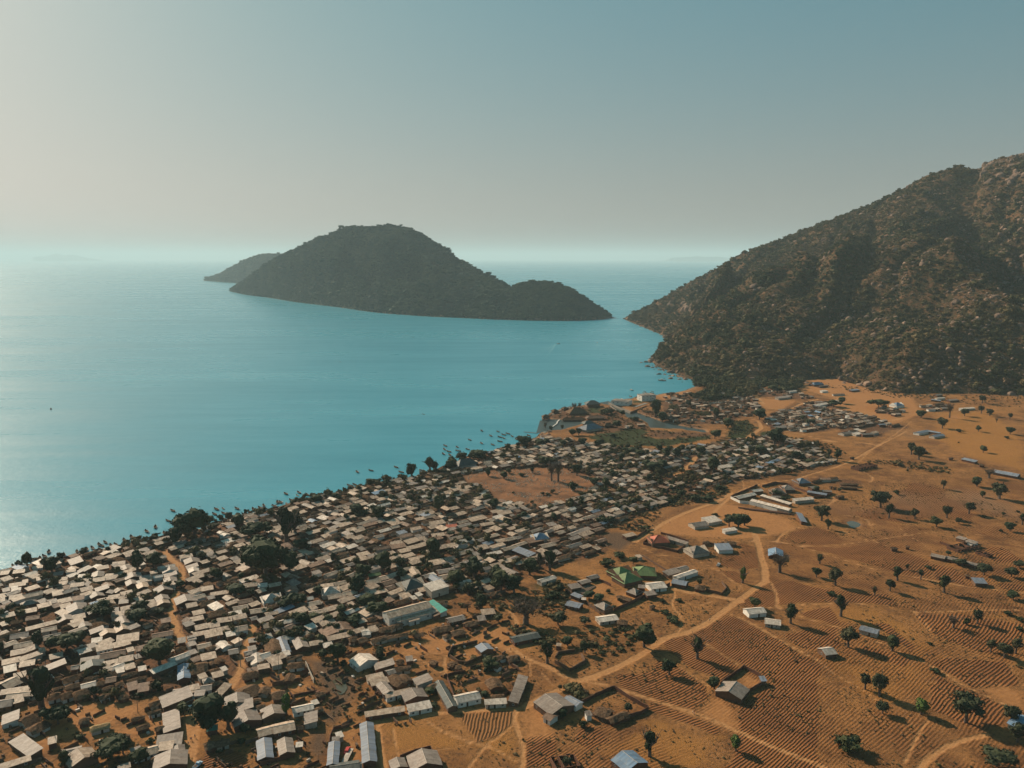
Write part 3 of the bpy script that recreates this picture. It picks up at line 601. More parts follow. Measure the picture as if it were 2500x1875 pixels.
for nm, u0, u1, top, Y in (('distant_hill', 70, 190, 546, 48000), ('distant_hill', 1450, 1580, 553, 44000)):
    pr = [(at_depth('T', u, 557, Y), at_depth('T', u, 557 - (557 - top) * max(0.03, math.sin(math.pi * (i / 9))) * (0.7 + 0.3 * math.sin(i * 2.1)), Y + 900)) for i, u in enumerate(np.linspace(u0, u1, 10))]
    pr = [((a[0], a[1], 0), b_) for a, b_ in pr]
    G = lofted(pr, (0, 2500), 14, 60, 0.8, 0, 5, 900.0); hill_obj(nm, [G], IM)

# ------------------------------------------------------------------ haze
hz = bpy.data.materials.new('haze'); hz.use_nodes = True; t = hz.node_tree; t.nodes.clear()
mo = N(t, 'ShaderNodeOutputMaterial'); pv = N(t, 'ShaderNodeVolumePrincipled'); pv.inputs['Density'].default_value = 5.0e-5
pv.inputs['Color'].default_value = (0.63, 0.80, 0.86, 1); pv.inputs['Anisotropy'].default_value = 0.1
t.links.new(pv.outputs[0], mo.inputs['Volume'])
hb_ = MB(); hb_.box(-95000, 95000, -95000, 95000, -6, 640)
tag(link('haze', hb_.mesh('haze', [hz])), kind='stuff')
# ------------------------------------------------------------------ plants
def ico(n):
    import bmesh
    bm = bmesh.new(); bmesh.ops.create_icosphere(bm, subdivisions=n, radius=1.0)
    V = np.array([v.co[:] for v in bm.verts]); F = [tuple(v.index for v in f.verts) for f in bm.faces]; bm.free(); return V, F
ICO1, ICO2 = ico(1), ico(2)
def crown_mesh(name, seed, blobs, leaves, leaf, mat, wide=1.0, flat=1.0, solid=0.86, core=ICO2):
    """crown in a unit box: radius 1 sideways, height 0..2*flat, blobs of foliage with loose leaf clumps outside"""
    r = np.random.default_rng(seed); mb = MB(); cen = []
    for i in range(blobs):
        a = r.uniform(0, 2 * math.pi); q = math.sqrt(r.uniform(0, 1)) * 0.62 * wide if i else 0.0
        h = r.uniform(0.42, 1.45) * flat if i else 1.0 * flat
        h = flat + (h - flat) * (1.15 - q * 0.8)
        rad = r.uniform(0.30, 0.50) * (1.0 - 0.25 * q) if i else 0.62
        c = np.array([q * math.cos(a), q * math.sin(a) * r.uniform(.8, 1), h]); cen.append((c, rad))
        V, F = core; d = 1 + 0.30 * (r.uniform(-1, 1, len(V)))
        W = V * (rad * solid) * d[:, None] * np.array([1, 1, 0.85 * min(1, flat + 0.25)]) + c
        mb.add(W, F)
    for i in range(leaves):
        c, rad = cen[r.integers(len(cen))]; d = r.normal(size=3); d /= np.linalg.norm(d) + 1e-9; d[2] = abs(d[2]) * 0.9 - 0.25 if r.uniform() < .8 else d[2]
        p = c + d * rad * r.uniform(0.85, 1.22) * np.array([1, 1, 0.85 * min(1, flat + 0.25)])
        a = r.normal(size=3); a /= np.linalg.norm(a); b = np.cross(a, d + 0.3 * r.normal(size=3)); b /= np.linalg.norm(b) + 1e-9
        s = leaf * r.uniform(0.6, 1.3)
        mb.add([p - a * s, p - b * s * .7, p + a * s, p + b * s * .7 + d * s * 0.3], [(0, 1, 2, 3)])
    return mb.mesh(name, [mat])
def trunk_mesh(name, seed, bare=False, hgt=1.0):
    """unit trunk: height hgt, limbs reaching into the crown"""
    r = np.random.default_rng(seed); mb = MB()
    mb.tube((0, 0, -0.1), (0.02, 0.0, 0.42 * hgt), 0.075 if not bare else 0.11, 0.05 if not bare else .085, 8)
    n = 6 if not bare else 11
    for i in range(n):
        a = 2 * math.pi * i / n + r.uniform(-.3, .3); l = r.uniform(0.25, 0.5)
        p = Vector((0.02, 0, hgt * r.uniform(0.30, 0.44))); q = Vector((math.cos(a) * l * .8, math.sin(a) * l * .8, hgt * r.uniform(0.62, 0.9)))
        mb.tube(p, q, 0.038, 0.018, 5)
        for k in range(3 if not bare else 6):
            e = q + Vector((r.uniform(-.22, .22), r.uniform(-.22, .22), r.uniform(-0.02, .22)))
            mb.tube(p.lerp(q, r.uniform(.5, 1)), e, 0.014, 0.005, 4)
            if bare:
                for _ in range(3):
                    mb.tube(e - (e - q) * r.uniform(0, .5), e + Vector((r.uniform(-.13, .13), r.uniform(-.13, .13), r.uniform(-.03, .12))), 0.007, 0.003, 3)
    return mb.mesh(name, [MAT['bark']])
# kinds: round dark, tall, spreading (flat), feathery (loose), fresh green, small bush
CR = {'o': [crown_mesh('crown', 100 + i, 9, 620, 0.075, MAT['leaf'], 0.85, 0.85, 0.88) for i in range(3)],
      'k': [crown_mesh('crown', 120 + i, 8, 520, 0.085, MAT['leaf'], 0.6, 1.0, 0.8) for i in range(3)],
      'f': [crown_mesh('crown', 140 + i, 12, 620, 0.080, MAT['leaff'], 0.95, 0.82, 0.72) for i in range(4)],
      'p': [crown_mesh('crown', 160 + i, 14, 900, 0.060, MAT['leaf'], 1.25, 0.50, 0.82) for i in range(3)],
      'y': [crown_mesh('crown', 180 + i, 9, 560, 0.080, MAT['leafg'], 0.85, 0.85, 0.86) for i in range(2)],
      'b': [crown_mesh('crown', 200 + i, 7, 260, 0.110, MAT['leaf'], 1.0, 0.55, 0.8, ICO1) for i in range(3)],
      'm': [crown_mesh('crown', 220 + i, 9, 420, 0.075, MAT['leafd'], 1.0, 0.75, 0.25, ICO1) for i in range(2)]}
TR = [trunk_mesh('trunk', 300 + i) for i in range(3)]; TB = [trunk_mesh('trunk', 310 + i, True) for i in range(2)]
KINDN = dict(o='shade_tree', k='tall_tree', f='acacia_tree', p='spreading_tree', y='green_tree', b='bush', m='bare_tree')
KINDW = dict(o='round dark shade tree', k='tall dark tree', f='loose grey-green acacia tree', p='broad flat-topped dark tree', y='fresh green tree', b='low dark bush', m='bare brown branching tree')
TREES = []   # (object, x, y, kind, height, width)
def tree(x, y, hgt, wid, kind, things=True):
    z = float(ground_z([x], [y])[0]) if things else 2.0
    i = R.randrange(9); cm = CR[kind][i % len(CR[kind])]
    flat = {'o': .85, 'k': 1.0, 'f': .82, 'p': .5, 'y': .85, 'b': .55, 'm': .75}[kind]
    o = empty(KINDN[kind], (x, y, z - 0.1), R.uniform(0, 6.28))
    bot = {'o': .12, 'k': .12, 'f': .18, 'p': .22, 'y': .12, 'b': -0.03, 'm': .25}[kind] * hgt
    link('crown', cm, o, (0, 0, bot), 0, (wid / 2, wid / 2, (hgt - bot) / (2.0 * flat * 0.93)))
    if kind != 'b':
        tr = (TB if kind == 'm' else TR)[i % 2]
        link('trunk', tr, o, (0, 0, 0), 0, (hgt * .85 if kind != 'm' else wid * .95, hgt * .85 if kind != 'm' else wid * .95, hgt * (0.85 if kind != 'm' else 1.02)))
    TREES.append((o, x, y, kind, hgt, wid)); return o
def tp(c, u, v, hpx, wpx, kind):
    """tree whose foot stands at (u, v), hpx tall and wpx wide in the survey picture"""
    x, y = at(c, u, v); s = CROP[c][2]; d = y * cp + (CAM_H - 2) * sp
    wid = 1.32 * wpx / s * d / FPX; el = math.atan2(CAM_H, math.hypot(x, y)); hp_ = 1.40 * hpx / s * d / FPX
    hgt = max((hp_ - wid * 0.5 * math.sin(el)) / math.cos(el), wid * 0.45 if kind != 'b' else wid * .35)
    if c in 'ABCDGH' and kind in 'opk': hgt *= 1.3; wid *= 1.08
    if kind == 'b': hgt = max(1.2, min(hgt, wid * .7))
    tree(x, y, hgt, wid, kind)
TL = {
'R': "505 172 90 85 f;860 90 95 110 f;910 152 75 50 k;1065 160 55 45 f;1257 155 70 55 f;1390 130 65 65 f;1195 208 55 70 o;1330 190 35 40 f;1635 235 50 60 o;1710 195 65 40 k;1470 25 25 30 f;1565 35 40 35 f;545 225 55 40 k;495 435 60 40 k;475 518 55 55 o;588 570 95 75 f;255 490 88 80 m;960 535 85 60 k;915 600 65 55 f;823 625 50 26 k;1100 525 55 38 k;1240 605 105 80 k;1480 500 65 90 f;1645 510 55 80 f;1695 460 45 70 f;1655 645 52 75 o;32 550 80 40 y;105 700 60 70 o;320 798 105 75 k;620 755 115 62 k;665 940 110 105 f;930 960 95 75 o;765 1195 85 60 f;850 1235 120 90 f;870 1340 70 80 f;1100 1345 90 80 y;1370 1390 165 180 f;1645 1395 100 90 f;1680 1510 110 100 f;1555 1655 120 190 f;1440 795 80 55 f;1295 820 58 60 m;1520 965 70 60 f;1600 1000 85 85 f;1670 975 85 65 f;1380 800 38 45 b;1690 835 28 55 b;1145 465 20 45 b;1620 740 25 60 b;1695 775 24 55 b;680 1555 90 150 b;620 1530 60 90 b;1018 470 30 20 f;1320 440 25 60 f;1580 240 18 30 b;1597 135 20 25 b;1480 155 22 25 b;570 630 24 60 b;1155 920 18 34 b;1190 1095 30 60 b;1265 385 30 40 k;1345 450 45 60 f",
'W': "205 795 120 140 m;400 800 80 110 f;455 925 60 70 o;560 970 65 60 o;335 1030 115 75 k;915 935 128 150 o;1235 1005 125 75 k;1065 1100 85 85 o;1335 1185 75 80 o;950 1590 145 85 k;1465 1560 85 65 y;585 645 50 75 o;645 655 48 75 o;700 608 25 35 b;410 1192 32 30 f;820 1322 50 55 f;430 1360 55 60 o;550 1410 42 60 b;750 840 22 30 b;1045 735 26 60 b;1095 785 40 85 b;1123 660 20 40 b;1028 665 25 40 b;1480 215 75 85 o;1518 205 68 70 o;1425 212 62 75 f;1420 160 22 60 b;850 435 45 60 o;700 450 50 90 b;560 800 50 70 f;1340 145 20 40 b;415 600 50 60 b;380 640 45 80 b;340 650 30 50 b;765 400 32 80 b;450 1650 60 60 f;735 700 18 34 b;770 660 24 30 b;1245 560 40 40 k",
'P': "1645 200 100 90 f;1635 330 95 70 f;1750 365 90 85 f;2020 410 75 60 f;1205 390 140 80 m;1410 365 90 110 f;820 390 92 130 o;250 260 80 220 p;1110 525 130 130 f;1325 580 50 60 b;1595 570 70 80 o;2025 605 90 110 o;690 890 140 100 f;790 960 170 150 f;1660 865 85 100 o;1575 1305 130 140 o;1880 1470 200 190 f;1655 1445 80 70 o;1125 1335 110 70 f;490 1410 60 80 b;1740 1200 100 130 m;1840 450 45 30 m;640 1110 28 40 b;1330 725 20 30 b;2130 1650 30 60 b;1975 665 35 60 b",
'N': "620 170 165 170 o;705 170 100 80 o;1215 290 80 60 k;1300 330 105 95 k;850 325 90 110 o;470 270 105 120 o;380 250 70 90 f;1330 655 38 55 f;360 345 50 110 f;1080 660 60 70 o;640 700 60 170 b;730 750 50 90 b;1000 360 50 100 o;920 330 60 90 o;760 470 60 90 b",
'O': "460 550 105 150 o;1350 380 70 90 o;1260 412 55 130 p;530 165 60 60 k;600 240 55 110 o;920 560 60 70 k;1150 480 50 40 k;1000 610 70 110 f;20 740 70 50 o",
'A': "560 215 130 150 o;295 175 115 75 p;1100 690 120 240 p;1490 230 170 140 o;1660 170 130 150 o;1540 640 100 130 o;1500 740 120 190 o;1735 665 80 120 f;730 1045 130 260 p;870 960 100 150 o;410 1030 130 110 o;1720 1200 230 310 o;130 620 80 110 f;1950 375 70 90 o;530 1030 80 100 f;640 760 60 70 o;480 640 50 80 b;790 380 40 60 b;1330 290 80 100 b;1250 520 50 60 b;20 1080 110 80 f;60 560 60 60 b;1000 900 50 90 b",
'B': "450 560 330 230 o;630 740 160 240 p;1200 1090 170 290 p;1330 1060 120 150 o;1500 1180 140 180 o;700 1200 130 120 o;1980 640 105 140 o;1630 950 60 90 b;1020 480 110 80 k;860 900 60 110 b;1690 380 120 160 b;1500 440 60 120 b",
'C': "1660 970 160 170 o;2110 890 80 90 k;340 70 100 120 o;1270 570 120 160 o;1400 500 70 120 o;1230 665 80 110 o;1180 340 90 180 p;1880 200 140 150 o;1980 340 110 170 o;2110 440 110 170 o;560 230 90 190 o;1560 540 80 100 o;1700 450 90 120 o;720 240 80 90 f;1290 190 60 90 m;1450 230 80 120 o;620 60 60 80 o;350 680 60 80 m;980 830 60 110 f;1370 680 60 110 b;1500 900 90 140 b;1620 980 50 70 b;470 600 50 90 b;1020 160 50 60 y;1080 390 90 130 o;1830 560 80 160 o",
'D': "280 800 300 400 o;480 800 200 190 o;1100 640 190 120 y;660 840 80 120 o;620 950 60 100 b;1720 110 60 90 b;1940 1000 40 60 b;1330 1080 60 60 b;880 140 60 90 b",
'E': "880 425 90 120 o;700 1210 80 90 f;640 1150 70 80 b;1475 440 60 100 o;1310 245 50 60 b;180 1000 40 40 b;1500 170 60 120 b;930 550 50 110 b;1890 920 24 30 b",
'F': "340 840 120 90 f;1440 265 100 110 o;1520 905 100 190 p;1385 650 40 36 k;1620 410 80 110 f;180 240 120 190 o;280 340 130 180 o;770 600 60 110 m;1290 300 80 80 m;1160 430 50 90 o;560 1280 60 60 b;1400 910 40 70 b",
'G': "920 600 165 150 o;370 775 170 170 o;170 830 120 160 o;1150 900 120 160 o;1300 1010 140 150 f;1360 830 160 190 o;1650 960 170 210 o;1790 990 150 180 o;1600 850 120 140 o;1960 790 150 170 o;2180 740 150 110 o;1440 1140 110 110 o;580 840 90 120 o;100 980 130 180 o;80 140 100 140 o;980 130 130 130 o;330 200 110 120 o;700 380 50 110 b;560 650 60 120 b;1100 380 70 100 f;1320 300 60 120 b;1180 620 50 60 b;1000 60 60 80 k;1720 250 60 90 o;1850 190 60 90 f;1900 180 60 70 o;1300 450 60 70 o;2070 720 120 60 k;1550 620 70 140 b;1480 640 50 80 b;1240 720 60 80 b",
'H': "330 500 220 330 p;120 580 150 130 o;810 400 125 130 o;1010 500 130 230 p;1330 570 270 190 k;1010 630 120 120 o;1100 920 290 420 p;1360 900 170 170 o;1480 650 110 170 o;2070 250 85 110 o;1650 130 80 110 o;1850 80 55 80 o;280 620 80 110 f;750 720 80 70 f;600 960 85 90 o;540 420 80 120 f;1420 470 200 160 f;1690 740 70 120 b;1830 780 90 60 k;1620 960 60 90 b;2170 880 80 80 b;480 780 50 100 b",
'I': "690 735 150 120 f;880 665 150 90 f;940 665 110 60 f;1220 550 100 120 f;1410 535 85 190 o;1120 615 100 120 o;1900 405 115 160 o;250 815 80 120 o;410 835 70 60 o;1100 650 110 110 o;1510 715 80 60 o;1680 745 80 80 o;1985 685 60 50 k;1350 540 60 80 o;1450 180 1 1 b;380 960 80 110 f;470 990 70 80 o;870 1000 60 80 o;1560 1080 110 120 o;1500 980 80 110 o;1030 700 60 80 f;2060 370 60 90 o;2140 375 60 80 o;1750 440 50 60 b;2130 600 90 150 o;230 910 50 90 b;1400 960 60 110 b",
'X': "390 332 100 85 o;640 372 100 95 o;700 290 70 100 b;1070 282 85 65 k;1370 402 200 110 m;1470 412 230 130 m;1760 322 160 150 o;1690 545 130 150 b;2030 470 110 140 o;1390 592 55 85 b;1230 622 55 65 b;1310 622 40 90 b;780 602 60 45 b;1065 750 50 60 b;900 330 30 120 b;1110 790 20 60 b;1690 760 60 80 k",
'J': "1330 520 180 130 o;1400 560 110 120 o;1980 540 105 75 o;2110 640 110 120 o;1970 760 90 105 o;910 640 75 105 o;965 510 55 65 o;800 495 65 130 b;850 480 50 80 b;430 720 70 80 o;500 720 70 60 o;320 645 50 35 f;200 640 50 45 f;1680 420 70 60 f;450 440 50 50 m;510 430 45 40 m;140 620 50 35 m;1100 560 40 110 b;860 740 30 100 b;740 800 40 70 b",
'K': "470 390 1 1 b;1950 340 160 150 o;1810 145 90 110 o;960 240 95 75 k;1300 330 110 170 o;1400 300 90 130 o;1230 300 90 110 o;880 410 80 110 o;790 510 100 100 o;660 480 70 90 o;1260 440 80 70 o;1100 400 60 70 o;1560 190 100 110 o;1450 200 110 100 o;1080 140 70 120 o;1000 130 60 90 o;1160 170 70 110 o;1370 120 70 90 o;700 60 60 90 b;540 60 80 90 o;880 90 50 70 b;1690 360 50 100 b;1380 490 70 70 f;1560 560 60 60 b;1900 430 60 120 b;2010 530 60 120 b;1750 640 60 130 b;1880 650 60 130 b;1480 670 50 90 b;1530 640 60 60 b;920 740 60 100 o;760 900 90 150 b;840 880 70 120 b;1040 950 70 60 b;230 880 90 70 o;600 640 40 70 b;420 720 90 70 k;230 260 70 90 o;330 60 60 80 o;80 60 60 90 o;1620 120 70 60 o",
}
def load_trees():
    for c, s in TL.items():
        for e in s.split(';'):
            a = e.split(); u, v, h, w_ = map(float, a[:4])
            if h < 5: continue
            tp(c, u, v, h, w_, a[4])
load_trees()
def shore_trees():
    pl = SHORE[3:34]
    for (x0, y0), (x1, y1) in zip(pl[:-1], pl[1:]):
        L = math.hypot(x1 - x0, y1 - y0)
        if L > 90 or R.random() < .15: continue
        t = R.random(); nx, ny = (y1 - y0) / L, -(x1 - x0) / L; o_ = R.uniform(9, 17); w_ = R.uniform(4, 8)
        tree(x0 + (x1-x0)*t + nx*o_, y0 + (y1-y0)*t + ny*o_, w_ * R.uniform(.8, 1.15), w_, R.choice('offk'))
shore_trees()

# ------------------------------------------------------------------ woods on the slopes (geometry nodes on a point sheet)
SRCCOL = bpy.data.collections.new('wood_sources')
def proto_set(tagname, items):
    col = bpy.data.collections.new(tagname)
    for i, (nm, me) in enumerate(items):
        o = bpy.data.objects.new(nm, me); col.objects.link(o)
    return col
fl = [leaf_mat('wood_%d' % i, a, b_, c_, (0.105, 0.074, 0.030) if i < 2 else None) for i, (a, b_, c_) in enumerate((
    ((0.030, 0.038, 0.015), (0.056, 0.059, 0.021), (0.075, 0.069, 0.025)), ((0.058, 0.056, 0.021), (0.095, 0.077, 0.028), (0.125, 0.086, 0.034)),
    ((0.14, 0.085, 0.045), (0.10, 0.066, 0.036), (0.17, 0.115, 0.05))))]
il = leaf_mat('island_leaves', (0.006, 0.036, 0.032), (0.016, 0.056, 0.044), (0.028, 0.064, 0.042), (0.062, 0.085, 0.045))
IWOOD = proto_set('island_trees', [('iwood_%02d' % i, crown_mesh('wood_tree', 440 + i, 6, 120, 0.14, il, 1.0, (0.7, .55, .8, .6)[i], 0.82, ICO1)) for i in range(4)])
WOOD = proto_set('wood_trees', [('wood_%02d' % i, crown_mesh('wood_tree', 400 + i, 6, 170, 0.14, fl[(0, 0, 1, 0, 1, 2, 0, 1)[i]], 1.0, (0.7, .55, .8, .6, .5, .6, .9, .65)[i], 0.82, ICO1)) for i in range(8)])
def boulder_mesh(seed):
    r = np.random.default_rng(seed); V, F = ICO2; d = 1 + 0.0 * V[:, 0]
    for _ in range(7):
        n = r.normal(size=3); n /= np.linalg.norm(n); k = r.uniform(0.55, 0.85); pr = V @ n; d = np.minimum(d, np.where(pr > 0.05, k / np.maximum(pr, 0.05), 9))
    W = V * d[:, None] * np.array([1, r.uniform(.6, .9), r.uniform(.5, .75)])
    return new_mesh('boulder', W, F, [MAT['rock'] if seed % 3 else MAT['rockp']])
ROCKS = proto_set('boulders', [('boulder_%02d' % i, boulder_mesh(500 + i)) for i in range(6)])
def scatter(name, P, S, Z, col, tilt=0.0, kind='stuff'):
    n = len(P); me = bpy.data.meshes.new(name); me.vertices.add(n); me.vertices.foreach_set('co', np.asarray(P, np.float32).ravel())
    a = me.attributes.new('size', 'FLOAT_VECTOR', 'POINT'); a.data.foreach_set('vector', np.asarray(S, np.float32).ravel())
    a = me.attributes.new('turn', 'FLOAT_VECTOR', 'POINT'); rt = np.stack([rng.normal(0, tilt, n), rng.normal(0, tilt, n), rng.uniform(0, 6.28, n)], 1); a.data.foreach_set('vector', rt.astype(np.float32).ravel())
    a = me.attributes.new('pick', 'INT', 'POINT'); a.data.foreach_set('value', np.asarray(Z, np.int32))
    o = link(name, me); ng = bpy.data.node_groups.new(name, 'GeometryNodeTree')
    ng.interface.new_socket('Geometry', in_out='INPUT', socket_type='NodeSocketGeometry'); ng.interface.new_socket('Geometry', in_out='OUTPUT', socket_type='NodeSocketGeometry')
    gi = ng.nodes.new('NodeGroupInput'); go = ng.nodes.new('NodeGroupOutput'); ip = ng.nodes.new('GeometryNodeInstanceOnPoints')
    ci = ng.nodes.new('GeometryNodeCollectionInfo'); ci.inputs['Collection'].default_value = col; ci.inputs['Separate Children'].default_value = True; ci.inputs['Reset Children'].default_value = True
    def na(nm, ty):
        x = ng.nodes.new('GeometryNodeInputNamedAttribute'); x.data_type = ty; x.inputs['Name'].default_value = nm; return x.outputs['Attribute']
    m2p = ng.nodes.new('GeometryNodeMeshToPoints'); m2p.inputs['Radius'].default_value = 0.01
    ng.links.new(gi.outputs[0], m2p.inputs[0]); ng.links.new(m2p.outputs[0], ip.inputs['Points']); ng.links.new(ci.outputs[0], ip.inputs['Instance'])
    ip.inputs['Pick Instance'].default_value = True
    ng.links.new(na('pick', 'INT'), ip.inputs['Instance Index'])
    e2 = ng.nodes.new('FunctionNodeEulerToRotation'); ng.links.new(na('turn', 'FLOAT_VECTOR'), e2.inputs[0]); ng.links.new(e2.outputs[0], ip.inputs['Rotation'])
    ng.links.new(na('size', 'FLOAT_VECTOR'), ip.inputs['Scale']); ng.links.new(ip.outputs[0], go.inputs[0])
    mod = o.modifiers.new('scatter', 'NODES'); mod.node_group = ng
    return tag(o, kind=kind)
def sample(G, n, smax):
    """random points on a lofted surface, spread by area"""
    a = G[:smax - 1, :-1]; e1 = G[1:smax, :-1] - a; e2 = G[:smax - 1, 1:] - a
    ar = np.linalg.norm(np.cross(e1, e2), axis=-1).ravel(); i = rng.choice(len(ar), n, p=ar / ar.sum()); u = rng.uniform(size=(n, 2))
    return a.reshape(-1, 3)[i] + e1.reshape(-1, 3)[i] * u[:, :1] + e2.reshape(-1, 3)[i] * u[:, 1:]
def vis(P):
    px = np.array([topx(*p) for p in P]); return (px[:, 0] > -250) & (px[:, 0] < 2750)
# headland: dense wood with open rocky patches, thinner and rockier to the right and at the foot
G, _, ns_ = HILL
P = sample(G, 85000, ns_ + 3); P = P[vis(P)]; P = P[P[:, 2] > 1.2]
px = np.array([topx(*p) for p in P]); dens = fbm(P[:, 0] / 24, P[:, 1] / 24, 4, 31)
right = np.clip((px[:, 0] - 1900) / 500, 0, 1); low = np.clip((980 - px[:, 1]) / 200, 0, 1)
keep = dens > (0.37 + 0.16 * right * (1 - low * 0.6))
P1 = P[keep]; n = len(P1); print('headland wood', n)
s = rng.lognormal(1.14, 0.46, n) * (0.82 + 0.6 * (fbm(P1[:, 0] / 70, P1[:, 1] / 70, 2, 33)))
pk = np.where(fbm(P1[:, 0] / 90, P1[:, 1] / 90, 3, 37) > 0.52, rng.choice([2, 4, 7, 5, 0], n), rng.choice([0, 1, 3, 6, 2], n))
P1[:, 2] -= 0.25 * s
scatter('headland_forest', P1, np.stack([s, s * rng.uniform(.8, 1.2, n), s * rng.uniform(.7, 1.25, n)], 1), pk, WOOD)
P = sample(G, 60000, ns_); P = P[vis(P)]; P = P[(P[:, 2] > 2)]; n = len(P); s = rng.lognormal(.35, .4, n)
scatter('headland_scrub', P, np.stack([s, s, s * .9], 1), rng.choice([0, 1, 2, 4, 5, 3, 6, 7], n), WOOD)
P = sample(G, 36000, ns_); P = P[vis(P)]; px = np.array([topx(*p) for p in P]); right = np.clip((px[:, 0] - 1600) / 800, 0.0, 1); low = np.clip((px[:, 1] - 650) / 250, 0, 1)
shore_ = P[:, 2] < 7
keep = (fbm(P[:, 0] / 40, P[:, 1] / 40, 3, 41) + rng.uniform(-.1, .1, len(P)) > 0.66 - 0.20 * right - 0.09 * right * low) | (shore_ & (rng.uniform(size=len(P)) < .8)); P2 = P[keep]; n = len(P2); print('boulders', n)
s = rng.lognormal(0.65, 0.55, n) * 1.15; s = np.clip(s, .8, 9)
scatter('headland_boulders', P2, np.stack([s, s, s], 1), rng.integers(0, 6, n), ROCKS, 0.3)
# bare rock summit at the right edge, and slabs by the shore
P = sample(G, 60000, ns_ + 2); px = np.array([topx(*p) for p in P]) * 0.8848; k_ = ((px[:, 0] > 2125) & (px[:, 0] < 2230) & (px[:, 1] < 402 - (px[:, 0] - 2125) * .1) & (px[:, 1] > 300)) | ((px[:, 0] > 1440) & (px[:, 0] < 1500) & (abs(px[:, 1] - 660) < 10))
P = P[k_][:70]; n = len(P); s = rng.uniform(7, 17, n); P[:, 2] -= s * .35; scatter('summit_rocks', P, np.stack([s, s, s * 1.2], 1), rng.choice([0, 2, 3, 5], n), ROCKS, 0.25)
# islands: closed wood
PI_, SI_ = [], []
for (Gi, _, nsi), cnt, sz in zip(ISL, (27000, 8500, 7000, 6000), (7.0, 5.6, 5.2, 11.0)):
    P = sample(Gi, cnt, nsi + 2); P = P[P[:, 2] > 3.0]; PI_.append(P); SI_.append(rng.lognormal(0, 0.33, len(P)) * sz)
P = np.vstack(PI_); s = np.concatenate(SI_); n = len(P)
scatter('island_forest', P - np.array([0, 0, 1]), np.stack([s, s, s * .8], 1), rng.integers(0, 4, n), IWOOD)
P = np.vstack([sample(Gi, c_, nsi)[:, :] for (Gi, _, nsi), c_ in zip(ISL, (9000, 3500, 3000, 500))]); P = P[P[:, 2] < 9]; n = len(P)
s = rng.uniform(1.5, 5, n); scatter('island_boulders', P, np.stack([s, s, s], 1), rng.integers(0, 6, n), ROCKS, 0.3)
# wood at the foot of the headland, scrub over the plain
def zone_pts(poly, n, z=None):
    a = np.array(poly); lo, hi = a.min(0), a.max(0); P = rng.uniform(lo, hi, (n * 3, 2)); P = P[poly_sd(P, poly) > 0][:n]
    return np.column_stack([P, ground_z(P[:, 0], P[:, 1])])
wd = pts('T', [(1500,818),(1560,808),(1700,812),(1740,822),(1725,842),(1700,848),(1640,838),(1630,858),(1590,862),(1520,870),(1490,858),(1540,845),(1500,835)])
P = zone_pts(wd, 620); n = len(P); s = rng.uniform(3.5, 7.5, n)
scatter('shore_wood', P, np.stack([s, s, s * 1.05], 1), rng.choice([0, 1, 3, 6], n), WOOD)
P = []
for poly, cnt in ((pts('T', [(1700,815),(1900,845),(2212,850),(2300,870),(2212,885),(1950,862),(1750,832)]), 420), (pts('O', [(1550,150),(2300,150),(2300,300),(1900,330),(1550,200)]), 220)):
    P.append(zone_pts(poly, cnt))
for z_ in GREEN[:3] + GREEN[9:11]: P.append(zone_pts(z_, 160))
P.append(zone_pts(pts('K', [(1480,640),(2050,480),(2130,540),(1960,640),(1450,720)]), 240)); P.append(zone_pts(pts('K', [(640,850),(1400,760),(1250,1000),(900,960),(660,900)]), 130))
P.append(zone_pts(pts('G', [(1080,1080),(1300,1120),(2212,900),(2212,1240),(1500,1180),(1200,1140)]), 150)); P.append(zone_pts(pts('F', [(1700,480),(2212,560),(2212,680),(2000,640)]), 90))
P.append(zone_pts(pts('N', [(700,60),(1250,160),(1400,260),(900,240)]), 120)); P.append(zone_pts(pts('P', [(0,980),(500,960),(1300,1100),(1200,1160),(500,1050)]), 160))
P.append(zone_pts(pts('W', [(380,540),(480,560),(440,720),(250,700)]), 90)); P.append(zone_pts(pts('W', [(500,860),(860,800),(860,960),(640,1000)]), 70))
for z_, c_ in zip(SPIT, (260, 130, 50)): P.append(zone_pts(z_, c_))
P = np.vstack(P); P = P[P[:, 2] > .6]; n = len(P); s = rng.lognormal(0, .35, n) * 1.05
scatter('scrub', P, np.stack([s * 1.3, s * 1.3, s], 1), rng.choice([0, 1, 2, 4, 5, 7], n), WOOD)
# low tufts over fields and fallow ground near the camera
FB = pts('W', [(-400,1800),(-200,1300),(300,900),(700,700),(1500,100),(2500,-100),(3700,300),(3900,1900)])
P = zone_pts(FB, 26000); keep = fbm(P[:, 0] / 20, P[:, 1] / 20, 3, 51) + rng.uniform(-.12, .12, len(P)) > 0.52
Q = P[keep][:, :2]; ok = np.full(len(Q), True)
for wd_, l in PATHW: ok &= line_d(Q, l) > wd_ * .5 + .6
ok &= zs(SAND, Q) < 1; P = P[keep][ok]; n = len(P); s = rng.lognormal(0, .4, n) * 0.30
scatter('dry_scrub', P, np.stack([s * 1.3, s * 1.3, s * .8], 1), rng.choice([5, 5, 2, 7, 5, 4], n), WOOD)
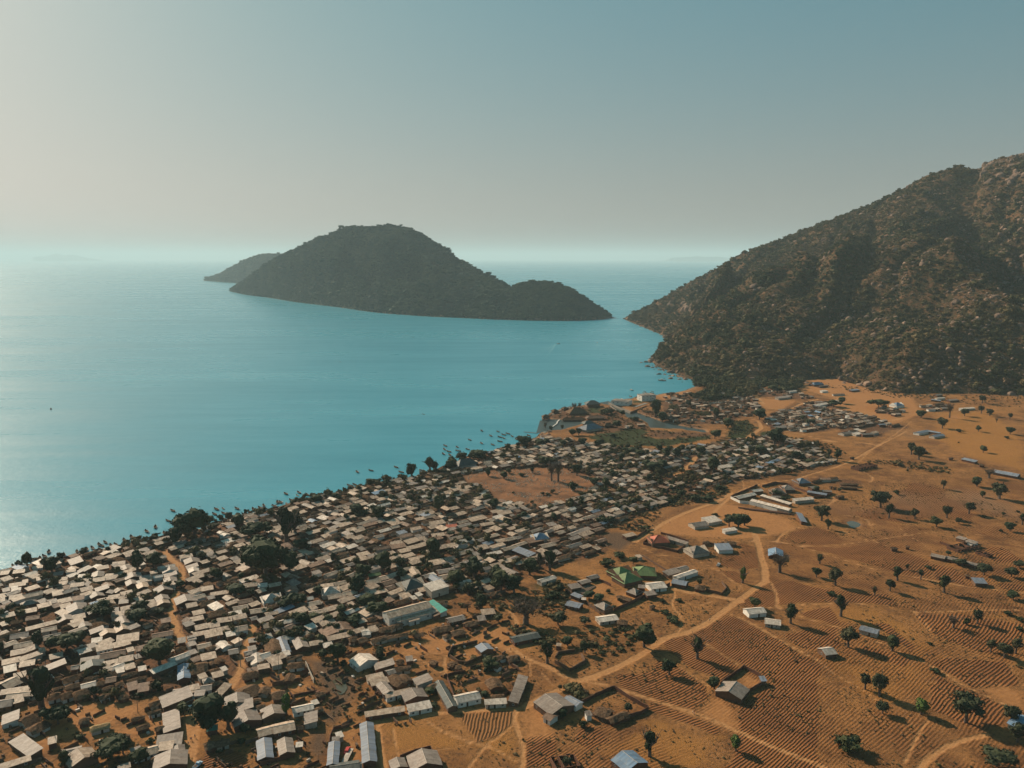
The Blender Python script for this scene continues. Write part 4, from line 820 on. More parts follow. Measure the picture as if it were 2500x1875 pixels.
# ------------------------------------------------------------------ houses
ROOFNAME = dict(b='pale beige tin', g='grey tin', w='bright white tin', r='rusty brown tin', u='blue tin', v='slate blue tin', n='green tin', q='teal tin', e='red', d='dark grey tin', t='brown thatch', s='fresh pale straw')
DOOR = MB(); DOOR.box(-.45, .45, -.03, .03, 0, 2.0); DOOR = DOOR.mesh('door', [MAT['door']])
WIN = MB(); WIN.box(-.45, .45, -.03, .03, -.42, .42, 0); WIN.box(-.52, .52, -.02, .02, -.5, -.42, 1); WIN.box(-.52, .52, -.02, .02, .42, .5, 1); WIN.box(-.52, -.45, -.02, .02, -.42, .42, 1); WIN.box(.45, .52, -.02, .02, -.42, .42, 1)
WIN = WIN.mesh('window', [MAT['glass'], MAT['white']])
def walls_mesh(L, W, h, rise, mat, mono):
    mb = MB(); x, y = L / 2, W / 2
    mb.add([(-x,-y,-1),(x,-y,-1),(x,y,-1),(-x,y,-1),(-x,-y,h),(x,-y,h),(x,y,h),(-x,y,h)], [(0,1,5,4),(1,2,6,5),(2,3,7,6),(3,0,4,7)])
    if mono: mb.add([(-x,-y,h),(x,-y,h),(x,y,h),(-x,y,h),(-x,y,h+rise),(x,y,h+rise)], [(3,2,5,4),(1,2,5),(0,4,3)])
    else: mb.add([(-x,-y,h),(-x,y,h),(-x,0,h+rise),(x,-y,h),(x,y,h),(x,0,h+rise)], [(0,1,2),(3,5,4)])
    return mb.mesh('wall', [mat])
def roof_mesh(L, W, h, rise, mat, form, rnd, ragged=0.0):
    """form: gable, mono, hip, thatch; roof sheets with thickness, a ridge cap and slightly uneven eaves"""
    ov = rnd.uniform(.25, .5); x, y = L / 2 + ov, W / 2 + ov; sl = rise / (W / 2 if form != 'mono' else W); th = 0.07 if form != 'thatch' else 0.3
    mb = MB(); n = max(2, int(L / 2.2)) if form != 'thatch' else max(3, int(L / 1.5)); j = lambda a: rnd.uniform(-a, a)
    def slab(top):          # top = list of quads' corner rows: [(lower pts), (upper pts)]
        lo, up = top; m_ = len(lo); V = [(*p[:2], p[2] + th) for p in lo] + [(*p[:2], p[2] + th) for p in up] + list(lo) + list(up)
        F = [(i, i+1, m_+i+1, m_+i) for i in range(m_-1)] + [(2*m_+i+1, 2*m_+i, 3*m_+i, 3*m_+i+1) for i in range(m_-1)]
        F += [(2*m_+i, 2*m_+i+1, i+1, i) for i in range(m_-1)] + [(0, m_, 3*m_, 2*m_), (m_-1, 3*m_-1, 4*m_-1, 2*m_-1)]
        mb.add(V, F)
    if form == 'mono':
        xs = [-x + 2 * x * i / n for i in range(n + 1)]
        slab(([(a, -y + j(.12), h - ov * sl + j(.04)) for a in xs], [(a, y + j(.08), h + rise + ov * sl + j(.04)) for a in xs]))
    elif form == 'gable':
        xs = [-x + 2 * x * i / n for i in range(n + 1)]; rz = [h + rise + j(.05) + .02 for _ in xs]
        for sg in (-1, 1):
            lo = [(a, sg * (y + j(.12)), h - ov * sl + j(.05)) for a in xs]; up = [(a, sg * 0.0, z) for a, z in zip(xs, rz)]
            if sg > 0: lo = lo[::-1]; up = up[::-1]
            slab((lo, up))
        mb.tube((-x - .03, 0, h + rise + th + .03), (x + .03, 0, h + rise + th + .03), .09, .09, 5, 1)
    elif form == 'hip':
        rx = max(x - y, 0.3); t = h + rise + .02; e = h - ov * sl
        P = [(-x,-y,e),(x,-y,e),(x,y,e),(-x,y,e),(-rx,0,t),(rx,0,t)]
        mb.add([(a, b, c + th) for a, b, c in P] + [(a, b, c) for a, b, c in P], [(0,1,5,4),(1,2,5),(2,3,4,5),(3,0,4),(6,7,1,0),(7,8,2,1),(8,9,3,2),(9,6,0,3),(9,8,7,6)])
        for a, b_ in ((0,4),(1,5),(2,5),(3,4),(4,5)): mb.tube((*P[a][:2], P[a][2]+th+.03), (*P[b_][:2], P[b_][2]+th+.03), .10, .10, 5, 1)
    else:                   # thatch: thick, hipped at the ends, lumpy
        k = 5; prof = [(-1.0, 0), (-.52, .54), (0, 1.0), (.52, .54), (1.0, 0)]; V = []; ns = n + 1
        for i in range(ns):
            f = -1 + 2 * i / (ns - 1); sh = 1 - max(0, abs(f) - .72) / .28 * .35
            for py, pz in prof:
                V.append((x * f * (1 - .08 * pz) + j(.12), py * y * (1 if abs(f) < .99 else .8) + j(.16), h - .3 + (rise + .35) * pz * sh + th + j(.13)))
        F = [(i*k+q, (i+1)*k+q, (i+1)*k+q+1, i*k+q+1) for i in range(ns-1) for q in range(k-1)]
        m_ = len(V); V += [(0, 0, h - .35)]
        F += [(q+1, q, m_) for q in range(k-1)] + [((ns-1)*k+q, (ns-1)*k+q+1, m_) for q in range(k-1)]
        F += [(i*k, m_, (i+1)*k) for i in range(ns-1)] + [(i*k+k-1, (i+1)*k+k-1, m_) for i in range(ns-1)]
        mb.add(V, F)
    return mb.mesh('roof', [mat, MAT['w'] if mat not in (MAT['n'], MAT['e'], MAT['r'], MAT['t']) else mat])
HOUSES = []   # dicts: x y a L W k form h
def add_house(x, y, a, L, W, k, form=None, h=None, wall=None, hand=True, name=None):
    HOUSES.append(dict(x=x, y=y, a=a, L=L, W=W, k=k, form=form, h=h, wall=wall, hand=hand, name=name))
def hl(c, s, **kw):
    """u1 v1 u2 v2 [width] kind[form] ; ... : ends of the roof's long axis in the survey picture"""
    for e in s.split(';'):
        a = e.split()
        if len(a) < 5: continue
        u1, v1, u2, v2 = map(float, a[:4]); W = float(a[4]) if len(a) == 6 else 4.9; kk = a[-1]; form = {'h': 'hip', 'm': 'mono', 'x': 'ruin'}.get(kk[1:2]); k = kk[0]
        p = at(c, u1, v1, 5.0); q = at(c, u2, v2, 5.0); L = math.hypot(q[0]-p[0], q[1]-p[1]); L = min(max(L - .6, 2.2), 60)
        if k in 'ts' and L > 16: L = 16
        W = min(W, 14) * (0.85 if W < 9 else 1)
        if form == 'hip' or W > L * 1.6: L = max(L, W * (1.05 if form == 'hip' else .8))
        add_house((p[0]+q[0])/2, (p[1]+q[1])/2, math.atan2(q[1]-p[1], q[0]-p[0]), L, W, k, form, **kw)
hl('A', "0 215 100 205 b;140 200 270 185 b;390 280 512 258 b;792 55 835 112 8 g;1045 165 1175 140 b;1212 110 1352 92 b;1250 150 1400 125 3 bm;710 195 820 183 3 bm;575 225 685 212 g;505 300 570 280 r;575 292 730 270 4.5 b;510 350 580 345 b;583 335 733 310 b;600 385 755 358 r;565 440 688 415 6 b;100 345 275 315 b;115 375 195 360 3 w;125 395 225 380 3 w;32 400 98 385 g;250 455 455 410 7 b;95 475 238 450 b;0 460 70 445 b;0 495 50 485 4 b;220 540 400 500 6 gh;405 575 555 540 b;540 520 605 505 g;628 525 770 492 b;648 575 768 545 b;780 490 908 468 r;190 640 398 600 b;-40 700 160 650 b;278 700 430 675 6 r;105 735 250 715 t;0 770 75 745 b;275 815 620 725 3.6 bm;440 825 615 790 6 b;110 890 310 855 7 g;455 920 662 870 6.5 b;818 552 845 625 10 g;685 672 715 725 8 g;780 690 920 660 b;765 745 900 710 b;990 560 1035 630 8 g;900 740 925 785 7 g;1062 200 1052 258 8 g;1005 295 1130 275 b;1135 232 1275 222 3 bm;1135 270 1275 245 b;858 300 985 275 b;845 250 915 245 4 w;760 350 908 330 b;870 400 1000 370 b;920 340 990 310 g;1028 415 1055 458 8 g;1092 360 1108 402 8 g;1175 430 1220 395 4 gm;1170 475 1295 455 b;1280 225 1425 195 6 b;1350 135 1372 178 8 g;1425 220 1445 268 9 g;1405 285 1428 332 7 g;1303 435 1433 405 b;1528 322 1550 372 7 b;1505 265 1625 245 4 g;1515 295 1640 275 b;1648 250 1757 228 5 w;1700 150 1890 120 6 w;1830 158 1842 200 9 g;1833 205 1845 245 8 g;1830 255 1845 300 8 g;1755 328 1875 312 3 bm;2062 50 2082 98 9 g;2065 120 2085 160 8 g;2085 160 2100 200 7 w;1940 40 2080 15 b;1745 362 1778 408 9 g;1990 462 2022 530 11 g;2085 475 2212 440 6.5 b;2010 570 2130 545 b;2080 650 2212 620 b;2055 720 2200 690 b;1738 455 1765 502 8 g;1745 508 1768 548 8 b;1545 535 1672 512 4 b;1300 605 1435 580 b;1280 525 1390 510 g;1050 515 1175 490 b;1145 505 1172 552 8 b;1215 610 1270 600 g;1200 660 1340 640 b;1315 690 1348 762 9 g;1308 770 1332 828 8 b;1142 825 1168 872 8 b;1035 805 1055 850 7 g;1258 930 1500 890 8 b;1310 975 1405 950 b;1240 990 1300 975 b;1035 1030 1215 990 6.5 b;150 995 355 955 6.5 b;112 1080 262 1050 b;425 1045 485 1030 4 b;15 1175 222 1130 b;210 1195 375 1165 b;533 1125 680 1090 b;840 1075 985 1030 w;865 1165 1070 1130 6 g;1080 1100 1355 1050 8 r;1110 1195 1280 1160 b;1285 1155 1440 1125 b;1370 1045 1445 1025 4 b;1460 1035 1670 985 r;1455 1120 1515 1100 4 g;1460 1165 1540 1140 t;1640 880 1865 840 6 r;1390 850 1520 820 t;1520 870 1610 830 t;1735 730 1845 710 r;1700 790 1810 755 t;985 945 1105 925 w;660 785 765 765 4 t;655 850 745 835 4 t;1920 945 2005 930 g;2025 920 2115 900 4 g;2035 985 2115 965 4 g;2125 1000 2212 980 6 b;1985 775 2090 740 g;2110 805 2240 775 b;980 100 1100 85 7 t;990 120 1020 118 5 t;880 100 960 80 5 t;350 155 460 140 3.5 bm;1860 330 1870 335 3 b;240 300 300 290 4 b;1130 60 1200 50 4 t;600 170 690 160 4 t;1620 205 1700 190 3 bm;1480 310 1520 300 3 w;1350 20 1420 5 4 b;300 20 420 5 4 t")
hl('B', "35 155 180 120 6.5 w;145 225 285 190 5 b;40 310 158 255 9 b;-30 310 30 300 b;300 240 480 200 5 b;578 78 603 135 9 g;300 190 500 130 6 t;765 125 855 110 5 g;988 62 1005 130 10 d;1115 155 1215 132 4 b;1250 155 1340 135 4.5 w;1345 125 1460 95 5 b;1490 140 1580 120 4 w;1110 210 1250 165 6 t;1300 210 1490 160 t;1360 270 1590 215 5 t;1040 290 1140 265 5 t;1140 260 1260 240 6 r;905 240 1065 215 t;870 320 1035 280 5 w;665 265 850 205 7 t;560 360 690 325 t;695 330 860 290 t;1095 350 1230 320 t;1235 305 1340 275 t;1225 390 1350 350 t;1065 440 1185 400 t;500 440 660 400 7.5 t;660 430 775 390 8 t;775 425 960 370 9 t;1375 340 1490 310 7 r;1490 345 1610 325 7 r;1600 310 1700 300 7 t;1270 440 1390 410 t;840 190 940 180 4 t;1865 395 2025 365 8 g;1885 428 1912 490 12 g;0 400 320 350 4 bm;80 425 410 390 5 b;140 480 250 450 6 b;-30 510 140 480 8 g;118 600 108 710 7 g;215 720 410 630 10 t;300 810 510 700 8 t;850 690 970 670 6 t;170 880 385 1040 6 g;0 1190 330 1085 3.4 bm;515 925 615 900 4.5 b;1255 880 1400 865 7 t;1070 930 1240 890 6 b;670 1050 880 1000 7 g;845 1062 905 1135 10 b;1410 1040 1530 1000 g;1430 1060 1700 990 6.5 b;1690 930 1970 885 8 g;1715 985 1870 960 5 b;1920 960 1930 1030 5 g;1850 1050 1835 1210 12 g;1620 1130 1715 1080 5 t;1715 1060 1860 1030 4 t;1842 590 1858 800 7 g;1600 520 1800 460 5 t;1590 610 1740 570 3.5 t;1410 670 1570 640 3.5 t;1465 770 1620 730 4 t;1665 775 1780 750 4 t;1985 85 1985 240 6 u;2055 370 2150 330 4 b;2100 410 2210 400 4 g;960 780 1195 720 5.5 s;1270 1210 1410 1170 2.6 bm;1700 880 1760 860 3 t")
hl('C', "185 165 310 145 b;280 215 480 185 4 bm;250 258 325 240 4 g;575 300 735 270 6 r;620 128 790 105 7 b;795 132 895 120 4.5 w;905 125 1040 98 6 b;525 375 685 345 6 b;480 430 620 405 4.5 w;525 480 670 450 b;350 510 515 485 b;295 550 380 535 4.5 b;115 580 290 550 b;360 600 490 575 4 b;270 610 350 600 3.5 b;90 650 255 620 4 b;215 660 410 620 7.5 b;540 595 685 570 7.5 b;450 650 545 630 4.5 w;710 405 890 375 6.5 b;870 435 1010 405 5 b;710 480 785 460 5 g;890 270 990 250 10 wh;985 305 1110 285 b;1142 142 1168 188 8 r;1530 190 1620 175 10 wh;1475 135 1610 118 5 b;1600 105 1745 75 5.5 b;1545 245 1735 215 6.5 b;1710 210 1840 190 6 b;1325 260 1385 250 5 w;1330 320 1470 292 6.5 b;1345 420 1530 388 5 b;1515 385 1665 345 4.5 b;1155 480 1320 445 5 b;850 550 1010 520 6.5 b;1000 525 1100 500 6 w;1085 505 1150 490 5 w;960 600 1040 580 g;815 690 930 655 7 wh;1060 685 1170 660 6 w;1540 695 1800 640 4.6 b;1800 630 1950 585 4 b;1350 755 1500 730 4 b;1500 770 1600 750 4 w;1920 630 2005 620 5 w;2010 605 2080 590 4.5 b;1230 690 1280 790 7 g;1035 680 1100 840 5.5 v;950 700 990 850 9 t;1510 575 1580 655 8 r;1670 530 1730 612 9 r;135 785 290 750 6 b;475 835 580 815 6 g;180 905 340 870 6 b;690 725 780 710 4 g;685 805 775 785 4 g;660 855 720 840 5 g;670 920 740 900 5 g;780 855 790 960 6 w;820 890 930 860 7.5 w;1070 860 1140 845 4 w;1095 905 1280 865 3.4 t;790 1010 920 985 4 b;680 1045 790 1020 4 r;940 975 1050 950 3 b;1110 990 1310 965 5 t;620 1095 800 1055 8 t;60 1015 260 985 11 t;270 1045 400 1010 t;300 1100 420 1070 4.5 b;400 1030 455 1010 3.6 w;205 1145 310 1120 5 gh;80 400 230 375 4 t;250 430 460 390 8 t;30 770 120 740 4 r;40 850 130 820 4 g;80 930 180 890 4 r;150 1110 240 1080 4 b;40 700 120 680 5 g")
hl('D', "655 385 740 350 11 t;820 400 880 320 7 t;935 420 1095 385 8.5 t;568 440 575 515 10 g;600 500 608 605 10 g;638 618 692 732 11 g;670 490 830 455 4.5 t;725 555 880 520 4.5 t;790 640 880 605 6 t;870 550 980 530 4 t;940 550 972 645 9 g;1165 575 1390 530 5.5 w;1405 575 1500 550 5 t;1390 503 1430 490 2.5 w;1365 605 1365 725 6 g;790 820 960 775 7 b;955 785 1190 735 8 b;1210 765 1290 748 2.6 t;858 885 878 1095 6.5 v;1082 885 1108 1045 6.5 g;1620 925 1600 1175 5 v;1610 900 1660 895 2.5 g;1570 1205 1890 1160 6 d;240 785 360 765 3 q;330 940 490 900 5.5 t;210 965 330 930 6 t;1410 405 1530 388 4.5 t;475 290 345 430 4 bm;60 350 160 325 4 b;170 350 300 330 6 g;110 410 220 400 5 g;30 430 60 480 4 g;1220 960 1265 955 2.5 w;1110 90 1300 70 5 t;1120 260 1150 180 5 t;1650 855 1700 840 3.5 w")
hl('E', "198 720 232 1140 6 v;200 240 380 200 4 b;240 290 430 245 4.5 b;350 290 450 400 6 g;470 200 590 300 8 t;570 190 650 265 6 t;415 175 500 150 5 g;490 135 680 110 5 t;515 55 600 40 5 t;620 30 700 20 4.5 g;778 222 830 292 8.5 g;860 330 980 290 5.5 t;970 270 1130 550 5 d;400 430 680 360 3.4 bm;682 368 740 462 10 g;180 625 610 560 3.4 bm;640 565 895 512 5.5 w;1155 465 1415 410 8 w;1475 492 1710 478 3.4 wm;1780 495 1840 350 4.6 g;1840 350 1890 205 4.6 g;1540 230 1610 335 8 t;1540 435 1690 415 5 t;520 1110 560 1215 7 g;800 1070 845 1200 12 g;0 1190 150 1165 5 d;890 40 960 70 4 t")
hl('F', "118 785 215 858 11 w;373 838 402 905 9 g;1435 300 1585 285 6 b;1070 385 1250 345 7 g;900 490 1120 450 8 t;1110 520 1260 490 7 t;1250 430 1400 390 6 t;1400 370 1480 360 5 g;1765 590 2050 530 8 d;1438 648 1505 712 8 v;1560 790 1700 765 5 t;1710 795 1850 770 7 t;1100 830 1160 860 5 t;1155 875 1230 880 5 t;145 520 240 498 4.5 w;230 492 310 470 4.5 b;330 480 480 470 7.5 t;215 440 330 415 6 t;240 605 420 555 5.5 t;400 565 660 520 3.6 t;0 590 100 570 6 t;100 605 200 575 6 t;490 205 650 155 6 t;760 70 860 50 4.5 b;735 118 790 100 4 w;682 155 735 140 4 w;275 100 420 60 3 bm;880 185 1035 300 4.6 q;835 215 965 335 4.6 r;940 190 1080 180 5 t;1030 560 1100 540 6 t;1590 860 1640 890 4 t")
hl('G', "640 900 720 880 13 dh;190 870 340 840 7.5 b;320 825 470 790 7 b;365 880 500 840 7 r;215 785 345 765 5 n;540 730 690 705 5 b;690 700 740 785 6 b;885 785 1010 872 6 v;810 805 890 785 6 g;960 745 1150 715 7.5 g;1000 805 1170 765 7.5 b;1125 690 1220 670 5.5 b;885 665 1040 635 7 b;1035 615 1140 590 6.5 b;850 915 990 885 4.5 w;0 800 75 770 6 b;-10 985 70 955 6 b;455 690 530 675 b;660 620 765 600 b;760 595 865 570 b;445 615 590 575 b;590 585 710 552 b;550 535 660 510 b;640 500 770 470 b;745 470 850 440 b;460 485 620 460 6.5 r;275 500 440 470 6 r;100 575 225 545 b;70 625 200 600 b;215 585 320 560 g;350 580 415 625 5 v;620 440 755 400 6.5 b;740 405 840 380 b;825 425 940 400 b;1180 550 1340 510 7 b;1370 505 1510 475 7 b;1050 475 1180 450 6 b;1150 490 1310 460 6.5 gh;1160 425 1350 390 7 w;1085 395 1240 365 6.5 b;1590 425 1705 405 b;1700 405 1800 380 6 b;1500 562 1660 530 4 w;1660 515 1790 480 5.5 b;1780 475 1920 430 5 b;1930 425 2090 390 7.5 r;2030 380 2110 370 10 uh;1800 495 1990 570 7.5 v;1635 645 1765 618 b;1550 695 1690 660 5.5 b;1660 690 1810 770 7.5 g;1575 755 1690 740 5 b;1800 660 1955 632 b;1930 625 2065 592 b;2045 585 2170 560 b;2060 850 2230 800 5.5 w;1440 715 1530 695 5 g;1240 850 1320 832 5 w;2075 475 2230 440 7 b;745 112 905 80 7.5 b;890 232 1040 205 6.5 b;900 362 1040 345 b;680 290 790 270 b;1310 195 1480 155 7 b;1430 245 1575 222 b;1545 105 1670 82 b;1620 130 1760 105 b;725 185 830 165 b;1380 1000 1450 990 4 t;1455 1000 1530 985 4 t;1530 985 1640 960 5 t;490 1090 640 1040 5 t;0 1100 60 1080 4 b;280 985 420 950 3 bm;1060 260 1180 245 5 e")
hl('L', "880 55 985 30 13 nh;960 160 1070 200 8 gh;1160 125 1330 105 9 w;1055 135 1130 140 3.6 g;1130 218 1240 200 4.5 g;625 315 740 375 8 gh;310 140 425 118 5.5 g;415 85 520 58 5.5 g;510 35 615 10 5.5 g;340 205 440 245 4 v;830 225 985 270 4.5 t;290 300 440 335 7 v;610 480 820 450 8 w;825 500 945 515 6.5 t;175 760 215 765 2.4 b;1180 340 1230 330 3 t;450 260 480 262 2.5 w")
hl('M', "20 875 110 850 12 nh;270 850 385 855 13 nh;425 525 520 520 12 eh;560 490 790 560 4 g;835 640 935 625 12 gh;1100 605 1260 600 9 v;1740 620 1745 692 9 u;830 355 985 335 9 g;975 315 1125 290 9 w;1178 415 1315 395 4.4 w;105 475 220 448 5 b;550 875 695 835 6 g;690 825 785 800 5 g;655 920 878 845 5 w;630 955 790 985 8 v;870 1010 985 1025 8 t;960 545 1020 530 3.6 t;1180 540 1320 545 6 t;1990 220 2050 320 4.6 v;235 695 290 685 4 b")
hl('Q', "848 375 1012 492 13 g;865 520 935 555 6 r;1042 370 1162 435 5.4 v;1310 470 1450 515 8.5 t;1415 570 1600 500 5.5 t;1558 905 1665 990 11 u;1225 520 1255 515 3 g")
hl('Z', "655 760 565 870 12 g;912 692 968 690 3.6 v;960 62 1135 85 8 w;1570 400 1700 385 8.5 w")
hl('R', "50 718 158 708 8.5 w;738 812 850 842 7 v;1165 372 1250 390 6.5 g;1250 388 1440 436 4 g;1320 266 1372 282 4.5 g;1378 288 1437 306 4 g;1415 528 1488 532 7 v;1680 1375 1730 1395 9 u;918 333 962 335 4 t;1010 322 1035 326 3 t;1375 492 1390 495 3 t")
hl('P', "755 575 905 545 8 v;965 622 1110 600 8 v;910 548 1080 580 4 v;1815 1105 2150 1165 9 v;1385 938 1570 978 6 v;1345 265 1540 250 4.5 w;440 225 550 215 12 uh;1010 80 1090 70 7 g;1020 125 1130 118 6 w;1190 155 1320 145 6 g;960 140 1090 155 4 v;795 805 815 830 4 w;820 812 880 845 6 g;1085 252 1180 250 8 g;200 295 370 300 5 t;640 1050 648 1040 1 t;1190 925 1260 930 4 t;1600 1015 1680 1020 4 t")
hl('N', "880 545 950 540 11 vh;610 655 700 655 11 gh;720 615 800 615 10 gh;205 720 400 675 7 w;375 645 480 630 7 w;380 745 800 850 7 w;480 690 800 785 4 w;830 745 1040 725 4.6 w;1005 610 1080 600 6 g;1135 635 1240 640 5 g;980 650 1190 685 4 v;1290 700 1370 690 5 t;1030 540 1130 520 4 t;1285 565 1570 570 4 t;1310 590 1540 605 4 t;950 240 1040 225 7 g;1055 345 1145 335 6 w;860 250 920 240 7 w;480 290 560 270 5 w;120 345 210 325 6 w;130 305 220 290 5 g;30 400 160 380 7 w;1225 595 1245 593 2.5 t;1270 600 1285 598 2.5 t;590 700 720 705 5 g;1445 288 1480 282 3 t")
hl('O', "1020 170 1130 160 11 uh;1100 188 1190 178 5 g;1440 235 1530 225 6 v;1250 275 1378 270 4 r;612 632 730 618 10 g;1340 692 1445 680 9 g;645 315 780 300 8 g;1050 395 1180 370 9 w;770 245 850 235 7 w;1480 700 1560 690 7 w;1560 705 1680 700 6 g;1125 240 1190 235 6 w;1240 355 1310 345 6 w;430 170 500 165 6 g;455 240 530 235 6 g")
add_house(*at('F', 640, 300, 6), math.radians(33), 26, 9, 'b', 'gable', 5.2, 'white', name='meeting_hall'); add_house(*at('F', 735, 360, 4), math.radians(33), 24, 5, 'b', 'mono', 3.4, 'white', name='hall_aisle'); add_house(*at('F', 700, 412, 3), math.radians(33), 6, 4, 'b', 'mono', 2.8, 'white')
add_house(*at('F', 950, 55, 5), math.radians(38), 12, 9, 'w', 'mono', 4.6, 'plaster')

# ---- rows that fill the dense quarters
TP = np.array([(t[1], t[2], t[5]) for t in TREES])
LANES = [(w_, l) for w_, l in PATHW]
def row_angle(x, y):
    return math.radians(41 + 17 * min(1, max(0, (-x - 40) / 260)))
def fill(poly, excl, pitch=8.6, dens=0.9, small=1.0, k_th=0.3, turn=None):
    hx = np.array([(h['x'], h['y'], max(h['L'], h['W']) / 2) for h in HOUSES if h['hand']])
    a = np.array(poly); cx, cy = a.mean(0); th0 = row_angle(cx, cy) if turn is None else turn; out = []
    ca, sa = math.cos(th0), math.sin(th0); q = np.stack([(a[:, 0]-cx)*ca + (a[:, 1]-cy)*sa, -(a[:, 0]-cx)*sa + (a[:, 1]-cy)*ca], 1)
    v = q[:, 1].min(); C_ = []
    while v < q[:, 1].max():
        u = q[:, 0].min() + R.uniform(0, 6)
        while u < q[:, 0].max():
            L = R.choice([4, 5, 6, 7, 8, 9, 10, 12]) * small; u += L / 2
            w0 = 7 * math.sin(u / 55.0) + 4 * math.sin(v / 31.0 + 1)
            C_.append((cx + u*ca - (v + w0)*sa, cy + u*sa + (v + w0)*ca, L)); u += L / 2 + (R.uniform(.6, 2.0) if R.random() < .78 else R.uniform(2.5, 6))
        v += pitch * R.uniform(.86, 1.16)
    Cn = np.array([c[:2] for c in C_]); ok = poly_sd(Cn, poly) > 2
    for e in excl: ok &= poly_sd(Cn, e) < -3
    for w_, l in LANES: ok &= line_d(Cn, l) > w_ * .5 + 2.6
    zg = ground_z(Cn[:, 0], Cn[:, 1]); ok &= zg > 1.5
    occ = []
    for i in np.where(ok)[0]:
        x, y, L = C_[i]; W = R.uniform(3.5, 5.3) * small
        if R.random() > dens: continue
        if len(hx) and ((np.abs(hx[:, 0] - x) < 20) & (np.abs(hx[:, 1] - y) < 20) & (np.hypot(hx[:, 0] - x, hx[:, 1] - y) < hx[:, 2] * .8 + L * .36)).any(): continue
        if (np.hypot(TP[:, 0] - x, TP[:, 1] - y) < TP[:, 2] * .33).any(): continue
        th = row_angle(x, y) + R.gauss(0, .045) if turn is None else turn + R.gauss(0, .2); r = R.random()
        if r < .14: th += math.pi / 2; L = min(L, 9); W *= 1.15
        d = math.hypot(x, y); k = 't' if R.random() < k_th else R.choices('bgwrvu', (56, 20, 6, 14, 3, 1))[0]
        add_house(x, y, th, L, W, k, hand=False)
        if R.random() < .35:   # lean-to or kitchen hut beside
            add_house(x - math.sin(th) * (W * .5 + 1.8), y + math.cos(th) * (W * .5 + 1.8), th, R.uniform(2.2, 4), R.uniform(2, 2.8), R.choice('tttrbg'), 'mono', 1.9, hand=False)
fill(VILLAGE[0], [CLEARING] + SAND[10:11] + SAND[15:17] + RUBBLE, 7.2, .92, .95, .34)
fill(VILLAGE2[0], [], 9.5, .85, .95, .45, math.radians(28)); fill(VILLAGE2[1], [], 10.5, .8, .9, .75, math.radians(20)); fill(VILLAGE2[2], [], 12, .7, .9, .6, math.radians(15))
fill(VILLAGE2[3], GREEN, 11.5, .75, .85, .85, math.radians(25)); fill(VILLAGE2[4], [], 10, .8, .8, .7, math.radians(25))
for z_ in VILLAGE2[5:]: fill(z_, [], 11, .7, .9, .6, math.radians(20))

def seen(h):
    px, py = topx(h['x'], h['y'], 3.0); return -25 < px < 2525 and 0 < py < 1900
def dist(h): return math.sqrt(h['x']**2 + h['y']**2 + CAM_H**2)
HOUSES = [h for h in HOUSES if -200 < topx(h['x'], h['y'], 3)[0] < 2700 and topx(h['x'], h['y'], 3)[1] < 2100]
for h in HOUSES:
    h['th'] = h['k'] in 'ts'; h['size'] = math.sqrt(h['L'] * h['W']) / dist(h) * (1.25 if h['hand'] else 0.8) + (9 if h.get('name') else 0)
tin = sorted([h for h in HOUSES if not h['th'] and seen(h)], key=lambda h: -h['size'])
tha = sorted([h for h in HOUSES if h['th'] and seen(h)], key=lambda h: -h['size'])
ONE = tin[:300] + tha[:150]; ids = set(id(h) for h in ONE); REST = [h for h in HOUSES if id(h) not in ids]
print('houses', len(HOUSES), 'tin', len(tin), 'thatch', len(tha))
def shape_of(h):
    rnd = random.Random(int(h['x'] * 13 + h['y'] * 7)); form = h['form']
    if h['th']: form = 'thatch'
    elif form is None: form = 'mono' if (h['W'] < 4.2 or rnd.random() < .30) else 'gable'
    hh = h['h'] or rnd.uniform(2.1, 2.7) + (0.4 if h['W'] > 9 else 0)
    if h['th']: hh = h['h'] or 1.9
    rise = {'mono': .13 * h['W'] + .1, 'gable': h['W'] * .5 * rnd.uniform(.26, .38), 'hip': min(h['W'] * .5 * .55, 3.4), 'thatch': h['W'] * .5 * .36}[form]
    wall = MAT[h['wall'] or (rnd.choices(['brick', 'mud', 'plaster', 'white'], [5, 4, 2, 1])[0] if h['k'] != 'w' else rnd.choice(['plaster', 'white', 'mud']))]
    a = h['a']
    if form == 'mono':      # low side towards the yard
        if math.cos(a) < 0: a += math.pi
    return form, hh, rise, wall, a, rnd
for h in ONE:
    form, hh, rise, wall, a, rnd = shape_of(h); z = float(ground_z([h['x']], [h['y']])[0])
    nm = h.get('name') or ('thatched_hut' if h['th'] else 'tin_roof_house')
    o = empty(nm, (h['x'], h['y'], z - .05), a); h['o'] = o; h['formx'] = form
    link('wall', walls_mesh(h['L'], h['W'], hh, rise, wall, form == 'mono') if form != 'thatch' else walls_mesh(h['L'] * .88, h['W'] * .85, hh, .3, wall, False), o)
    link('roof', roof_mesh(h['L'], h['W'], hh, rise, MAT[h['k']], form, rnd), o)
    if h['L'] > 3.5 and dist(h) < 620:
        y0 = -h['W'] / 2 * (1 if form != 'thatch' else .85) - .012; n = max(1, int(h['L'] / 4.5))
        if dist(h) < 520 or h['L'] > 14:
            link('door', DOOR, o, (rnd.uniform(-.12, .12) * h['L'], y0, 0), 0, (1, 1, min(1, (hh - .15) / 2.0)))
        if form != 'thatch' and dist(h) < 480:
            for i in range(n + 1):
                xx = -h['L'] / 2 + h['L'] * (i + .5) / (n + 1)
                if abs(xx) > h['L'] * .12 + .9: link('window', WIN, o, (xx, y0, hh * .58))
            link('window', WIN, o, (-h['L'] / 2 - .012, 0, hh * .58), math.pi / 2)
